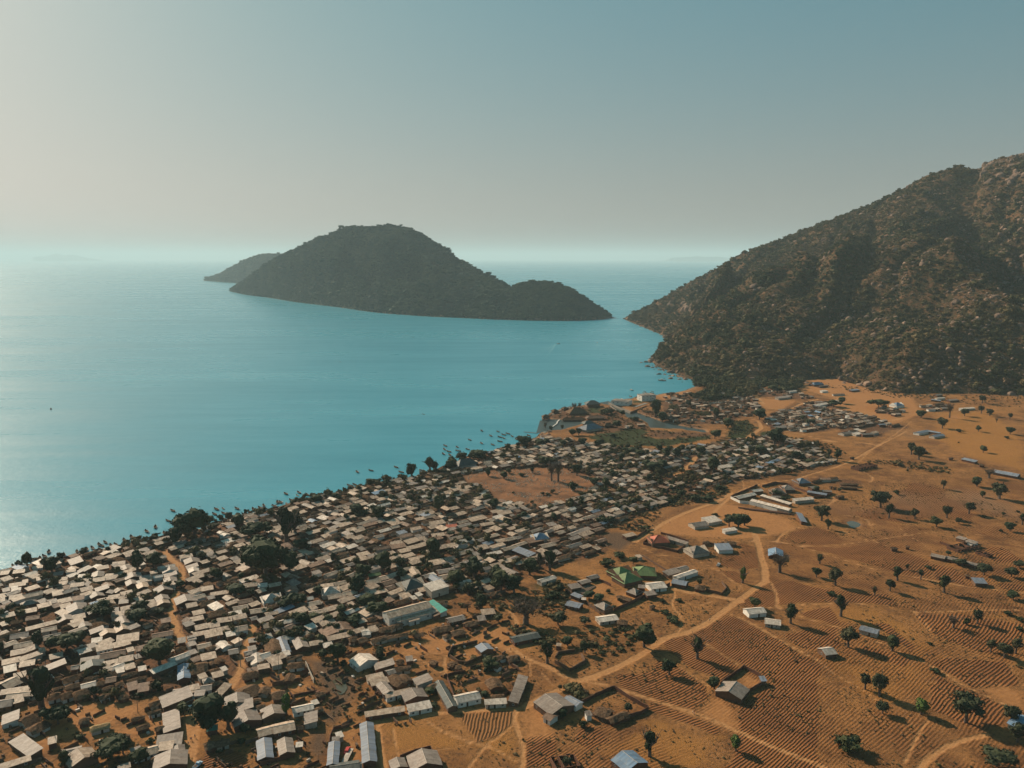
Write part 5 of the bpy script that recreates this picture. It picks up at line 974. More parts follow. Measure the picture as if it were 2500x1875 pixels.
# the rest of the roofs, too small to tell apart one by one
def merge_rest(hs, nm):
    mats = []; V = []; F = []; M = []
    def put(me, a, x, y, z):
        base_ = len(V); ca, sa = math.cos(a), math.sin(a)
        for v in me.vertices: V.append((x + v.co.x*ca - v.co.y*sa, y + v.co.x*sa + v.co.y*ca, z + v.co.z))
        for p in me.polygons:
            m = me.materials[p.material_index]
            if m not in mats: mats.append(m)
            F.append(tuple(base_ + i for i in p.vertices)); M.append(mats.index(m))
        bpy.data.meshes.remove(me)
    for h in hs:
        form, hh, rise, wall, a, rnd = shape_of(h); z = float(ground_z([h['x']], [h['y']])[0]) - .05
        L = h['L']; h2 = dict(h)
        put(walls_mesh(L * (.88 if h['th'] else 1), h['W'] * (.85 if h['th'] else 1), hh, rise if not h['th'] else .3, wall, form == 'mono'), a, h['x'], h['y'], z)
        put(roof_mesh(L, h['W'], hh, rise, rnd_mat(h, rnd), form, rnd), a, h['x'], h['y'], z)
    return tag(link(nm, new_mesh(nm, V, F, mats, M)), kind='stuff')
VAR = {}
for k_ in 'bgrt':
    for i in range(4):
        m = MAT[k_].copy(); m.name = MAT[k_].name + '_shade'
        for n_ in m.node_tree.nodes:
            if n_.type == 'OBJECT_INFO':
                v = m.node_tree.nodes.new('ShaderNodeValue'); v.outputs[0].default_value = i / 3
                for l in list(n_.outputs['Random'].links): m.node_tree.links.new(v.outputs[0], l.to_socket)
        VAR[k_, i] = m
def rnd_mat(h, rnd): return VAR.get((h['k'], rnd.randrange(4)), MAT[h['k']])
merge_rest(REST, 'crowded_houses')
# ------------------------------------------------------------------ walls round yards
def wall_run(name, line, h, th, mat, label, group=None):
    mb = MB(); rnd = random.Random(len(line) * 31 + int(line[0][0]))
    for (x0, y0), (x1, y1) in zip(line[:-1], line[1:]):
        L = math.hypot(x1 - x0, y1 - y0); n = max(1, int(L / 3)); dx, dy = (x1 - x0) / L, (y1 - y0) / L; nx, ny = -dy * th / 2, dx * th / 2
        hs = [h * rnd.uniform(.86, 1.06) for _ in range(n + 1)]
        V = []
        for i in range(n + 1):
            t = i / n; x = x0 + (x1 - x0) * t; y = y0 + (y1 - y0) * t; z = float(ground_z([x], [y])[0]) - .3
            V += [(x - nx, y - ny, z), (x + nx, y + ny, z), (x + nx, y + ny, z + .3 + hs[i]), (x - nx, y - ny, z + .3 + hs[i])]
        F = []
        for i in range(n):
            a, b = i * 4, i * 4 + 4; F += [(a+0, b+0, b+3, a+3), (a+1, a+2, b+2, b+1), (a+2, a+3, b+3, b+2)]
        F += [(0, 3, 2, 1), (4*n, 4*n+1, 4*n+2, 4*n+3)]
        mb.add(V, F)
    cx, cy = line[0]; cz = float(ground_z([cx], [cy])[0]); mb.V = [(a - cx, b - cy, c - cz) for a, b, c in mb.V]
    o = link(name, mb.mesh(name, [MAT[mat]]), None, (cx, cy, cz)); return tag(o, label, 'wall', group, 'thing')
WL = [('L', [(1395,130),(1200,220),(990,325),(790,412)], 2.2, .25, 'brick', 'long brown brick wall along the lower side of the green-roofed compound'),
 ('L', [(265,190),(340,235),(460,295),(640,440)], 1.8, .25, 'mud', 'pale mud wall down the left side of the green-roofed compound'),
 ('L', [(540,60),(680,100),(760,140)], 1.8, .25, 'brick', 'short brown wall behind the sawn timber in the green-roofed compound'),
 ('Z', [(480,770),(600,685),(735,590)], 1.9, .25, 'brick', 'left brick wall of the lone yard among ploughed fields'),
 ('Z', [(740,592),(840,645),(915,690)], 1.9, .25, 'brick', 'upper brick wall of the lone yard among ploughed fields'),
 ('Z', [(940,765),(850,815),(750,865)], 1.9, .25, 'brick', 'lower brick wall of the lone yard among ploughed fields'),
 ('Q', [(1180,440),(1300,375),(1470,300)], 1.9, .25, 'brick', 'upper left wall of the walled yard beside the field track'),
 ('Q', [(1472,302),(1620,400),(1780,490),(1720,530),(1600,565)], 1.9, .25, 'brick', 'right wall of the walled yard beside the field track'),
 ('Q', [(1250,520),(1330,580),(1410,610)], 1.6, .25, 'mud', 'low mud wall in front of the thatched huts by the field track'),
 ('E', [(1030,245),(1140,215),(1262,190)], 1.8, .25, 'brick', 'brick wall at the top of the large brick yard'),
 ('E', [(1072,262),(1110,370),(1150,480)], 1.8, .25, 'brick', 'orange brick wall inside the yard beside the long dark shed'),
 ('F', [(1080,790),(1120,710),(1250,680),(1390,645)], 1.9, .4, 'mud', 'dark mud wall behind the oval sandy yard'),
 ('F', [(1100,800),(1190,860),(1280,870),(1440,800)], 1.7, .4, 'mud', 'dark mud wall in front of the oval sandy yard'),
 ('F', [(1470,950),(1600,900),(1720,960),(1820,930)], 1.2, .4, 'mud', 'broken low mud wall near the junction of yards'),
 ('W', [(380,1030),(470,1080),(560,1030),(540,990)], 1.9, .5, 'mud', 'ruined mud wall round the square yard by the round trees'),
 ('W', [(385,1000),(400,975),(500,960)], 1.6, .5, 'mud', 'ruined back wall of the square yard by the round trees'),
 ('M', [(310,575),(480,615),(680,665),(800,575)], 1.9, .25, 'brick', 'brown wall in front of the red-roofed house'),
 ('M', [(310,570),(360,530),(420,490)], 1.9, .25, 'brick', 'brown wall to the left of the red-roofed house'),
 ('M', [(500,462),(650,505),(800,555)], 1.9, .25, 'brick', 'brown wall behind the long roof of the red-roofed house'),
 ('M', [(300,700),(440,790),(600,880)], 1.5, .3, 'mud', 'long low mud wall behind the two narrow grey sheds'),
 ('M', [(990,1075),(1160,1120),(1210,1060),(1160,990)], 1.8, .3, 'mud', 'mud wall round the yard by the sandy track junction'),
 ('M', [(960,560),(1100,590),(1180,570)], 1.6, .3, 'mud', 'mud wall in front of the long thatched sheds'),
 ('N', [(150,735),(200,760),(250,785),(345,795)], 2.2, .25, 'white', 'white wall at the corner of the white walled school'),
 ('N', [(150,725),(300,660),(440,600)], 2.0, .25, 'brick', 'brown wall behind the white classroom blocks'),
 ('N', [(490,612),(630,576),(760,590),(830,612)], 2.2, .25, 'brick', 'brown wall behind the blue-roofed houses of the school'),
 ('N', [(835,625),(1000,680),(1080,700)], 2.0, .25, 'brick', 'brown wall running to the purple-roofed sheds'),
 ('N', [(350,800),(500,840),(650,885)], 2.6, .3, 'white', 'long white wall in front of the school verandah'),
 ('N', [(1045,730),(1150,720),(1250,690)], 2.0, .25, 'brick', 'dark wall below the purple-roofed sheds'),
 ('D', [(950,335),(1100,310),(1250,285)], 2.2, .3, 'mud', 'mud wall in front of the tall lamp mast yard'),
 ('D', [(1310,100),(1350,190),(1400,300)], 2.2, .25, 'plaster', 'pale wall with posts on the right of the mast yard'),
 ('D', [(1150,450),(1300,420),(1430,395)], 1.2, .3, 'brick', 'low brick wall behind the yard with drying mats'),
 ('D', [(1560,1010),(1575,900),(1610,820),(1690,785)], 1.9, .25, 'brick', 'dark brick wall round the slate blue shed'),
 ('D', [(805,860),(812,1030),(822,1195)], 1.9, .25, 'brick', 'brick wall on the left of the paired tin sheds'),
 ('D', [(825,1195),(950,1160),(1100,1120)], 1.9, .25, 'brick', 'brick wall in front of the paired tin sheds'),
 ('C', [(1500,700),(1540,720),(1320,760)], 1.2, .3, 'mud', 'low mud wall under the long pale roofs'),
 ('F', [(250,640),(300,690),(370,700)], 1.6, .3, 'mud', 'curved mud wall below the thatched huts by the sandy square'),
 ('E', [(560,1120),(720,1060),(890,1015),(910,1060)], 1.9, .25, 'brick', 'dark wall behind the big roof at the bottom edge'),
 ('E', [(930,1080),(970,1140),(1020,1230)], 1.9, .25, 'brick', 'dark wall to the right of the big roof at the bottom edge'),
 ('G', [(420,950),(530,900)], 1.6, .3, 'brick', 'short brick wall beside the dark hipped roof'),
 ('K', [(1100,925),(1180,935),(1240,980),(1120,1060)], 1.8, .3, 'mud', 'mud wall round the plot beside the sandy square'),
 ('A', [(1865,335),(1890,425)], 1.6, .3, 'plaster', 'short pale wall at the narrow of the sandy lane'),
 ('R', [(1215,310),(1270,330),(1350,355)], 1.8, .25, 'brick', 'brick wall left of the half-built brick house'),
 ('R', [(1350,355),(1400,340),(1440,310)], 1.8, .25, 'brick', 'brick wall right of the half-built brick house')]
WALLS = [(wall_run('yard_wall', pts(c, l), h, t_, m_, lab), pts(c, l)) for c, l, h, t_, m_, lab in WL]
def ruin(c, u1, v1, u2, v2, W, h, label, rooms=3):
    p = at(c, u1, v1, 3); q = at(c, u2, v2, 3); L = math.hypot(q[0]-p[0], q[1]-p[1]); a = math.atan2(q[1]-p[1], q[0]-p[0])
    x, y = (p[0]+q[0])/2, (p[1]+q[1])/2; o = empty('roofless_brick_house', (x, y, float(ground_z([x], [y])[0]) - .1), a); rr = random.Random(int(u1))
    for i, (x0, x1, y0, y1) in enumerate([(-L/2, L/2, -W/2, -W/2+.3), (-L/2, L/2, W/2-.3, W/2), (-L/2, -L/2+.3, -W/2+.302, W/2-.302), (L/2-.3, L/2, -W/2+.302, W/2-.302)] + [(-L/2 + L*(k+1)/rooms - .15, -L/2 + L*(k+1)/rooms + .15, -W/2+.302, W/2-.302) for k in range(rooms-1)]):
        mb = MB()
        if x1 - x0 > 3:
            n = int((x1 - x0) / 1.5)
            for k in range(n):
                a0 = x0 + (x1 - x0) * k / n; a1 = x0 + (x1 - x0) * (k + 1) / n; top = h * rr.uniform(.8, 1.05)
                if k % 3 == 1: mb.box(a0, a1, y0, y1, -.2, h * .35); mb.box(a0, a1, y0 + .002, y1 - .002, h * .78, top)
                else: mb.box(a0, a1, y0, y1, -.2, top)
        else: mb.box(x0, x1, y0, y1, -.2, h * rr.uniform(.85, 1))
        link('brick_wall', mb.mesh('brick_wall', [MAT['brick']]), o)
    return tag(o, label, 'house')
ruin('N', 1490, 425, 1690, 385, 9, 3.2, 'roofless red brick house standing alone on the dry plain', 4)
ruin('Q', 925, 1000, 1140, 960, 8, 2.6, 'roofless brick house shell at the bottom edge of the fields', 3)
ruin('R', 1290, 345, 1420, 320, 9, 2.2, 'half-built orange brick walls beside a bare sandy yard', 3)
ruin('R', 1440, 360, 1520, 385, 5, 2.0, 'row of small roofless brick rooms beyond the ploughed plain', 4)
ruin('K', 380, 890, 660, 830, 11, 3.0, 'large roofless brick building at the edge of the dense quarter', 3)
ruin('P', 205, 295, 330, 310, 5, 2.2, 'small orange roofless brick building near the flat-topped tree', 3)

# ------------------------------------------------------------------ boats
def hull_parts(L, B, Hh):
    n = 13; prof = []
    for i in range(n):
        t = -1 + 2 * i / (n - 1); w_ = B / 2 * (1 - abs(t) ** 2.4) + .02; sh = Hh + .55 * abs(t) ** 3 * (1.25 if t > 0 else .8); prof.append((t * L / 2, w_, sh))
    out = MB(); k = 5
    V = []
    for x, w_, sh in prof: V += [(x, -w_, sh), (x, -w_ * .78, sh * .45), (x * .96, 0, -.22 + .35 * abs(x / (L / 2)) ** 4), (x, w_ * .78, sh * .45), (x, w_, sh)]
    F = [(i*k+q, (i+1)*k+q, (i+1)*k+q+1, i*k+q+1) for i in range(n-1) for q in range(k-1)]
    m_ = len(V)
    for x, w_, sh in prof: wi = max(w_ - .07, .01); V += [(x * .985, -wi, sh), (x * .985, -wi * .72, sh * .5), (x * .95, 0, .08 + .3 * abs(x / (L / 2)) ** 4), (x * .985, wi * .72, sh * .5), (x * .985, wi, sh)]
    F += [(m_+i*k+q+1, m_+(i+1)*k+q+1, m_+(i+1)*k+q, m_+i*k+q) for i in range(n-1) for q in range(k-1)]
    F += [(i*k, m_+i*k, m_+(i+1)*k, (i+1)*k) for i in range(n-1)] + [(m_+i*k+4, i*k+4, (i+1)*k+4, m_+(i+1)*k+4) for i in range(n-1)]
    out.add(V, F); rim = MB()
    for i in range(n-1):
        for sg in (-1, 1): rim.tube((prof[i][0], sg * prof[i][1], prof[i][2] + .02), (prof[i+1][0], sg * prof[i+1][1], prof[i+1][2] + .02), .06, .06, 4)
    bench = MB(); bench.box(-.14, .14, -B * .44, B * .44, Hh * .72, Hh * .72 + .05); return out, rim, bench
def make_boat(hm, rm, L=7.6, B=2.3, Hh=.85):
    a, b_, c_ = hull_parts(L, B, Hh); return (a.mesh('hull', [MAT[hm]]), b_.mesh('gunwale', [MAT[rm]]), c_.mesh('bench', [MAT['wood']]))
BT = [make_boat('hull', 'plaster'), make_boat('hull', 'hullw'), make_boat('wood', 'plaster', 6.6, 2.0, .8)]
POLE = MB(); POLE.tube((0, 0, 0), (.3, 0, 3.4), .06, .04, 5); POLE = POLE.mesh('mast', [MAT['wood']])
NET = MB(); V_, F_ = ICO1; NET.add(V_ * np.array([.9, .55, .28]), F_); NET = NET.mesh('net_heap', [MAT['t']])
BOATS = []
def boat(c, u, v, kind='b', turn=None):
    x, y = at(c, u, v, 0.2); a = math.radians(128) + R.uniform(-.32, .32) if turn is None else math.radians(turn)
    z = max(0.0, float(ground_z([x], [y])[0])) + 0.02
    if kind == 'd':
        o = empty('dugout_canoe', (x, y, z), a, (1.0, .55, .6)); link('hull', BT[2][0], o); link('gunwale', BT[2][1], o)
    else:
        m = R.choice(BT); o = empty('fishing_boat', (x, y, z), a); link('hull', m[0], o); link('gunwale', m[1], o)
        for q in (-2.1, -.7, .7, 2.1): link('bench', m[2], o, (q, 0, 0))
        if R.random() < .5: link('mast', POLE, o, (-2.2, 0, .3))
        if R.random() < .6: link('net_heap', NET, o, (1.5, 0, .55))
    BOATS.append((o, x, y, kind)); return o
for c, s in (('H', "98 212;45 320;140 330;548 248;568 195;648 240;790 188;965 195;1040 180;1078 155;1192 160;1228 118;1318 28;1380 98;1460 15;1443 42 d;1548 38;1735 40;1475 104;640 185 d;885 245;925 235;862 258;700 250;1700 60;1260 120;800 255"),
             ('S', "158 378;292 366;80 450;165 412;240 405;268 392;384 382;745 295;788 276;595 322;632 308;665 325;695 322;833 288;555 342;500 358;462 364;520 352;612 328;880 242;932 216;985 252;1030 240;1340 165;1420 145"),
             ('I', "97 676;247 660;518 625;573 678;402 746;70 812;15 822;50 838;1048 392;1040 432;1088 456;1028 482;1097 492;1178 408;1188 447;1290 431;1313 330;1440 366;1443 232;1560 382;1540 286;1618 240;1640 346;1680 273;1638 298;1682 312;1725 262;1770 290;1818 323;1862 288 d;1950 282;1715 387;800 660;826 672;790 680"),
             ('J', "1060 302;1213 246 d;1296 248 d;1230 266;1262 272;1150 488;1200 480;1240 520;1290 265;1325 285 d"), ('T', "110 884;735 782 d;915 895 d;892 729 d")):
    for e in s.split(';'):
        a = e.split(); boat(c, float(a[0]), float(a[1]), a[2] if len(a) > 2 else 'b')
def motorboat(c, u, v, turn, sc_=1.0):
    x, y = at(c, u, v, 0.2); o = empty('motorboat', (x, y, 0.05), math.radians(turn), (sc_,) * 3); m = make_boat('hullw', 'hullw', 8.5, 2.6, 1.0)
    link('hull', m[0], o); link('gunwale', m[1], o); cb = MB(); cb.box(-1.2, 1.4, -.8, .8, .5, 1.9); cb.box(-1.4, 1.6, -.95, .95, 1.9, 2.0); link('cabin', cb.mesh('cabin', [MAT['white']]), o)
    en = MB(); en.box(-4.5, -4.1, -.2, .2, .2, 1.3); link('engine', en.mesh('engine', [MAT['d']]), o); return o
tag(motorboat('J', 1397, 130, 170, 1.5), 'white motorboat moored alone in the bay off the wooded point', 'boat')
tag(motorboat('J', 1070, 235, 120), 'small white motorboat anchored off the modern white lakeside house', 'boat')
tag(motorboat('T', 1206, 743, 200), 'speedboat trailing a wake on the open lake, left of the other', 'boat')
tag(motorboat('T', 1290, 741, 265), 'speedboat with a short wake on the lake, nearer the headland', 'boat')
fm, t_, b_ = nodes('boat_wake', 0.6, 0.3); b_.inputs['Base Color'].default_value = (0.22, 0.42, 0.46, 1)
for (c, p, q) in (('T', (1200, 744), (1160, 775)), ('T', (1290, 743), (1293, 752))):
    a = at(c, *p, 0.03); e = at(c, *q, 0.03); d = Vector((e[0]-a[0], e[1]-a[1])); nn = Vector((-d.y, d.x)).normalized(); mb = MB()
    for sg in (-1, 1):
        o_ = nn * sg * d.length * .06; w_ = nn * sg * 1.0
        mb.add([(a[0], a[1], .03), (e[0]+o_.x, e[1]+o_.y, .03), (e[0]+o_.x+w_.x*.4, e[1]+o_.y+w_.y*.4, .03), (a[0]+w_.x, a[1]+w_.y, .03)], [(0, 1, 2, 3)])
    tag(link('wake_foam', mb.mesh('wake_foam', [fm])), kind='stuff')

# ------------------------------------------------------------------ people, vehicles, poles
def person_mesh(stride, armup, mats):
    me = bpy.data.meshes.new('person'); V = [(0,0,.95),(0,0,1.2),(0,0,1.42),(0,0,1.52),(0,0,1.68),(.10,.0,.92),(.12,stride,.5),(.12,stride*1.6,.06),(.12,stride*1.6+.14,.04),(-.10,0,.92),(-.12,-stride,.5),(-.12,-stride*1.4,.06),(-.12,-stride*1.4+.14,.04),
         (.19,0,1.40),(.25,-stride*.5,1.12),(.24,.1,.88 if not armup else 1.5),(-.19,0,1.40),(-.25,stride*.5,1.12),(-.24,.12,.88)]
    E = [(0,1),(1,2),(2,3),(3,4),(0,5),(5,6),(6,7),(7,8),(0,9),(9,10),(10,11),(11,12),(2,13),(13,14),(14,15),(2,16),(16,17),(17,18)]
    me.from_pydata(V, E, []); o = bpy.data.objects.new('person_cage', me); C.objects.link(o); sk = o.modifiers.new('skin', 'SKIN'); sk.use_smooth_shade = True; o.modifiers.new('sub', 'SUBSURF').levels = 1
    rad = [.15,.14,.15,.055,.10,.09,.065,.045,.04,.09,.065,.045,.04,.06,.045,.035,.06,.045,.035]
    for v, r_ in zip(me.skin_vertices[0].data, rad): v.radius = (r_, r_)
    me.skin_vertices[0].data[0].use_root = True
    dg = bpy.context.evaluated_depsgraph_get(); ev = bpy.data.meshes.new_from_object(o.evaluated_get(dg)); bpy.data.objects.remove(o)
    ev.materials.clear()
    for m in mats: ev.materials.append(m)
    for p in ev.polygons:
        z = p.center.z; x = abs(p.center.x); p.material_index = 0 if z > 1.47 or (x > .21 and z < 1.2) or z < .1 else (1 if z > .93 else 2); p.use_smooth = True
    return ev
skin = plain_mat('skin', (0.055, 0.03, 0.02), (0.07, 0.04, 0.026), 3); cl = [plain_mat('cloth', c_, tuple(x * .8 for x in c_), 3) for c_ in ((0.35, .08, .06), (0.55, .5, .45), (0.06, .10, .25), (0.5, .35, .1), (0.06, .06, .07), (.2, .35, .2))]
PM = [person_mesh(.16, False, [skin, cl[1], cl[4]]), person_mesh(.10, True, [skin, cl[0], cl[2]]), person_mesh(.2, False, [skin, cl[2], cl[3]]), person_mesh(.05, False, [skin, cl[3], cl[0]])]
PW = ['pale shirt and dark trousers', 'red shirt with one arm raised', 'blue top and yellow skirt', 'yellow shirt and red wrap']
PL = [('D',115,890,0,'walking on the wide sandy street, furthest up of the four'),('D',80,920,1,'on the wide sandy street below the big sunlit tree'),('D',69,924,2,'close beside another on the wide sandy street'),('D',44,968,0,'on the left edge of the wide sandy street'),
      ('D',85,1145,3,'standing beside the pale blue pickup'),('D',1828,920,0,'standing in the sandy yard beside the long slate roof'),('D',1205,525,3,'in the yard behind the pale tin-roofed shed'),('L',1826,520,0,'walking alone up the sandy road beside the big ploughed field'),
      ('M',1625,715,0,'on the sandy road below the light blue roof'),('M',1606,778,3,'on the sandy road near the bare baobab'),('A',1880,655,0,'in the middle of the sandy lane'),('A',1896,695,2,'lower down the middle of the sandy lane'),('A',1946,855,1,'at the lower end of the sandy lane'),
      ('A',1950,265,0,'at the bend of the sandy lane'),('A',1942,170,2,'near the upper end of the sandy lane'),('Z',199,1078,1,'on the long field track, right of the pair'),('Z',184,1076,0,'on the long field track, left of the pair'),('M',381,390,0,'in the loose group by the sandy square, leftmost'),
      ('M',415,380,2,'in the loose group by the sandy square, topmost'),('M',432,398,3,'in the loose group by the sandy square, lowest'),('M',501,432,0,'standing above the red-roofed house'),('M',600,345,1,'alone in the sandy square'),('F',1756,722,0,'on the path beside the grey classroom roof'),
      ('F',1905,815,3,'where the path leaves the thatched huts'),('E',1905,45,2,'beside the thatched huts on the footpath'),('F',870,540,1,'at the edge of the sandy square near the thatched huts'),('F',1280,600,0,'standing on the open sand by the long barn-like roof'),
      ('C',640,930,0,'in the narrow lane by the tall pole'),('C',655,975,2,'further down the narrow lane by the tall pole'),('G',265,975,0,'on the mud wall by the walled yard, left one'),('G',395,945,2,'on the mud wall by the walled yard, right one')]
for c, u, v, i, where in PL:
    x, y = at(c, u, v, 2); o = link('person', PM[i], None, (x, y, float(ground_z([x], [y])[0]) - .02), R.uniform(0, 6.28)); tag(o, ' '.join(('person in %s %s' % (PW[i].split(' with')[0].split(' and')[0], where)).split()[:16]), 'person')
def vehicle(c, u, v, turn, body, pickup, label):
    x, y = at(c, u, v, 2.5); o = empty('parked_pickup' if pickup else 'parked_car', (x, y, float(ground_z([x], [y])[0])), math.radians(turn))
    mb = MB(); P = [(-2.3, .45), (-2.3, .95), (-1.5, 1.05) if pickup else (-2.0, 1.05), (-.35, 1.05) if pickup else (-1.6, 1.5), (-.2, 1.65) if pickup else (-1.3, 1.62), (.75, 1.65) if not pickup else (.7, 1.65), (1.25, 1.05), (2.2, .9), (2.35, .5)]
    if pickup: P[1] = (-2.3, 1.05)
    n = len(P); V = [(a, -.82 if b_ < 1.2 else -.66, b_) for a, b_ in P] + [(a, .82 if b_ < 1.2 else .66, b_) for a, b_ in P]
    mb.add(V, [(i, i+1, n+i+1, n+i)[::-1] for i in range(n-1)] + [tuple(range(n)), tuple(range(2*n-1, n-1, -1)), (0, n, 2*n-1, n-1)])
    link('body', mb.mesh('body', [body]), o)
    if pickup: bd = MB(); bd.box(-2.2, -.45, -.72, .72, 1.052, 1.07); link('load_bed', bd.mesh('load_bed', [MAT['door']]), o)
    wi = MB(); wi.add([(.76, -.6, 1.62), (1.22, -.7, 1.12), (1.22, .7, 1.12), (.76, .6, 1.62)], [(0, 1, 2, 3)]); wi.V = [(a + .02, b_, c_ + .02) for a, b_, c_ in wi.V]; link('windscreen', wi.mesh('windscreen', [MAT['glass']]), o)
    for sx in (-1.4, 1.45):
        for sy in (-.8, .8):
            wh = MB(); wh.tube((0, -.12, 0), (0, .12, 0), .36, .36, 12); link('wheel', wh.mesh('wheel', [MAT['door']]), o, (sx, sy, .36))
    return tag(o, label, 'truck' if pickup else 'car')
pb, t_, b_ = nodes('pale_blue_paint', .35, .5); b_.inputs['Base Color'].default_value = (.32, .45, .55, 1)
pw, t_, b_ = nodes('white_paint', .35, .5); b_.inputs['Base Color'].default_value = (.6, .6, .58, 1)
pr, t_, b_ = nodes('red_paint', .4, .5); b_.inputs['Base Color'].default_value = (.45, .03, .02, 1)
vehicle('D', 145, 1185, 75, pb, True, 'pale blue pickup truck parked on the wide sandy street at the bottom edge')
vehicle('D', 65, 570, 20, pw, False, 'small white car parked under trees at the top of the wide street')
vehicle('D', 1762, 1030, 85, pr, False, 'red car parked beside the white trailer in the shed yard')
vehicle('M', 1125, 795, 60, pw, True, 'white pickup parked by a mound at the edge of the ridged field')
def pole(c, u, v, h, label, mast=False):
    x, y = at(c, u, v, 2); o = empty('light_mast' if mast else 'utility_pole', (x, y, float(ground_z([x], [y])[0]) - .2)); mb = MB(); mb.tube((0, 0, 0), (0, 0, h), .16 if not mast else .22, .08, 8)
    link('pole', mb.mesh('pole', [MAT['concrete' if mast else 'wood']]), o); ar = MB()
    if mast: ar.box(-.9, .9, -.12, .12, h - .5, h - .1)
    else: ar.box(-1.0, 1.0, -.07, .07, h - .9, h - .72)
    link('crossarm', ar.mesh('crossarm', [MAT['wood']]), o); return tag(o, label, 'pole')
pole('C', 608, 1005, 24, 'very tall thin mast standing in the narrow village lane', True); pole('C', 1027, 1168, 14, 'tall pale mast in the yard of the round thatched huts', True)
for c, u, v, lab in (('B',1490,620,'wooden pole on the open dirt strip by the thatched rows'),('A',1490,1180,'wooden pole beside the great dark tree'),('F',578,490,'wooden pole at the corner of the white meeting hall'),('A',505,570,'wooden pole between two pale roofs near the shore'),
                     ('A',455,800,'wooden pole beside the very long pale roof'),('A',2040,960,'wooden pole at the foot of the sandy lane'),('J',2090,760,'wooden pole at the end of the causeway')):
    pole(c, u, v, 8.5, lab)

# ------------------------------------------------------------------ lakeside lodge on the spit, modern house, quay
def hip_hut(c, u, v, w_, d_, h, rise, rk, label, stilts=False, turn=20, walls='wood', cat='hut', name='stilt_hut'):
    x, y = at(c, u, v, 3); z = float(ground_z([x], [y])[0]); o = empty(name, (x, y, max(z, 0) if not stilts else 0), math.radians(turn)); b0 = 2.2 if stilts else 0
    if stilts:
        for sx in (-.42, 0, .42):
            for sy in (-.42, .42):
                p_ = MB(); p_.tube((sx * w_, sy * d_, -3), (sx * w_, sy * d_, b0), .16, .14, 6); link('leg', p_.mesh('leg', [MAT['wood']]), o)
        dk = MB(); dk.box(-w_ * .55, w_ * .55, -d_ * .55, d_ * .55, b0 - .15, b0); link('deck', dk.mesh('deck', [MAT['wood']]), o)
    wl = MB(); wl.box(-w_ * .42, w_ * .42, -d_ * .42, d_ * .42, b0 + .002, b0 + h); link('wall', wl.mesh('wall', [MAT[walls]]), o)
    rm_ = roof_mesh(w_, d_, b0 + h, rise, MAT[rk], 'hip', random.Random(int(u))); rm_.materials[1] = MAT[rk]; link('roof', rm_, o)
    return tag(o, label, cat)
hip_hut('J', 143, 530, 9, 8, 2.4, 2.6, 't', 'dark stilt hut furthest out at the tip of the spit', True, 10)
hip_hut('J', 243, 468, 8, 8, 2.2, 2.6, 't', 'dark stilt hut in the middle of the three at the spit', True, 25)
hip_hut('J', 350, 442, 8, 8, 2.2, 2.6, 't', 'dark stilt hut nearest the lodge on the spit', True, 25)
hip_hut('J', 648, 400, 20, 15, 4.2, 4.0, 'd', 'large dark hipped lodge house on the sandy end of the spit', False, 8, 'wood', 'house', 'lodge_house')
hip_hut('J', 480, 480, 26, 18, 2.4, 6.0, 't', 'big dark thatched lodge roof in the middle of the spit', False, 15, 'wood', 'lodge', 'thatched_lodge')
hip_hut('J', 440, 540, 30, 8, 2.2, 2.2, 't', 'long dark thatched roof along the inlet side of the spit', False, 5, 'wood', 'lodge', 'thatched_lodge')
hip_hut('J', 680, 540, 24, 10, 2.6, 2.2, 'r', 'long rusty red roof beside the lodge trees on the spit', False, 8, 'mud', 'house', 'lodge_house')
hip_hut('J', 625, 655, 26, 16, 3.0, 4.5, 'v', 'big grey hipped roof beside the orange sand by the inlet', False, 35, 'plaster', 'house', 'lodge_house')
hip_hut('J', 600, 600, 14, 10, 2.6, 3, 'd', 'dark hipped roof behind the big grey hipped roof', False, 20, 'wood', 'house', 'lodge_house')
hip_hut('J', 815, 620, 13, 9, 2.4, 2.4, 't', 'brown hipped roof by the round tree near the green marsh', False, 20, 'mud', 'house', 'lodge_house')
hip_hut('I', 1265, 610, 22, 12, 3.4, 5.0, 'd', 'dark steep roof with white wall among the shore trees', False, 35, 'white', 'house', 'lodge_house')
hip_hut('I', 1070, 640, 18, 9, 2.0, 3.5, 't', 'long dark thatched roof under the shore willows', False, 40, 'wood', 'house', 'lodge_house')
def modern(c, u, v, W, D, h, turn, label, storeys=1):
    x, y = at(c, u, v, 2); o = empty('modern_house', (x, y, float(ground_z([x], [y])[0])), math.radians(turn)); wl = MB()
    wl.box(-W/2, W/2, -D/2, D/2, -.5, h); link('wall', wl.mesh('wall', [MAT['white']]), o)
    rf = MB(); rf.box(-W/2-.4, W/2+.4, -D/2-.4, D/2+.4, h, h+.35); rf.box(-W*.25, W*.2, -D*.2, D*.2, h+.35, h+.7); link('flat_roof', rf.mesh('flat_roof', [MAT['concrete']]), o)
    for s_ in range(storeys):
        for k in range(4):
            link('window', WIN, o, (-W/2 + W*(k+.5)/4, -D/2 - .02, h/storeys*(s_+.6)), 0, (1.6, 1, 1.3)); 
        link('window', WIN, o, (-W/2 - .02, 0, h/storeys*(s_+.6)), math.pi/2, (2, 1, 1.3))
    return tag(o, label, 'house')
modern('J', 965, 385, 24, 16, 5.5, -28, 'white flat-roofed block at the mouth of the canal'); modern('J', 1230, 340, 22, 14, 8, 20, 'white two-storey modern house on the lawn behind the canal', 2)
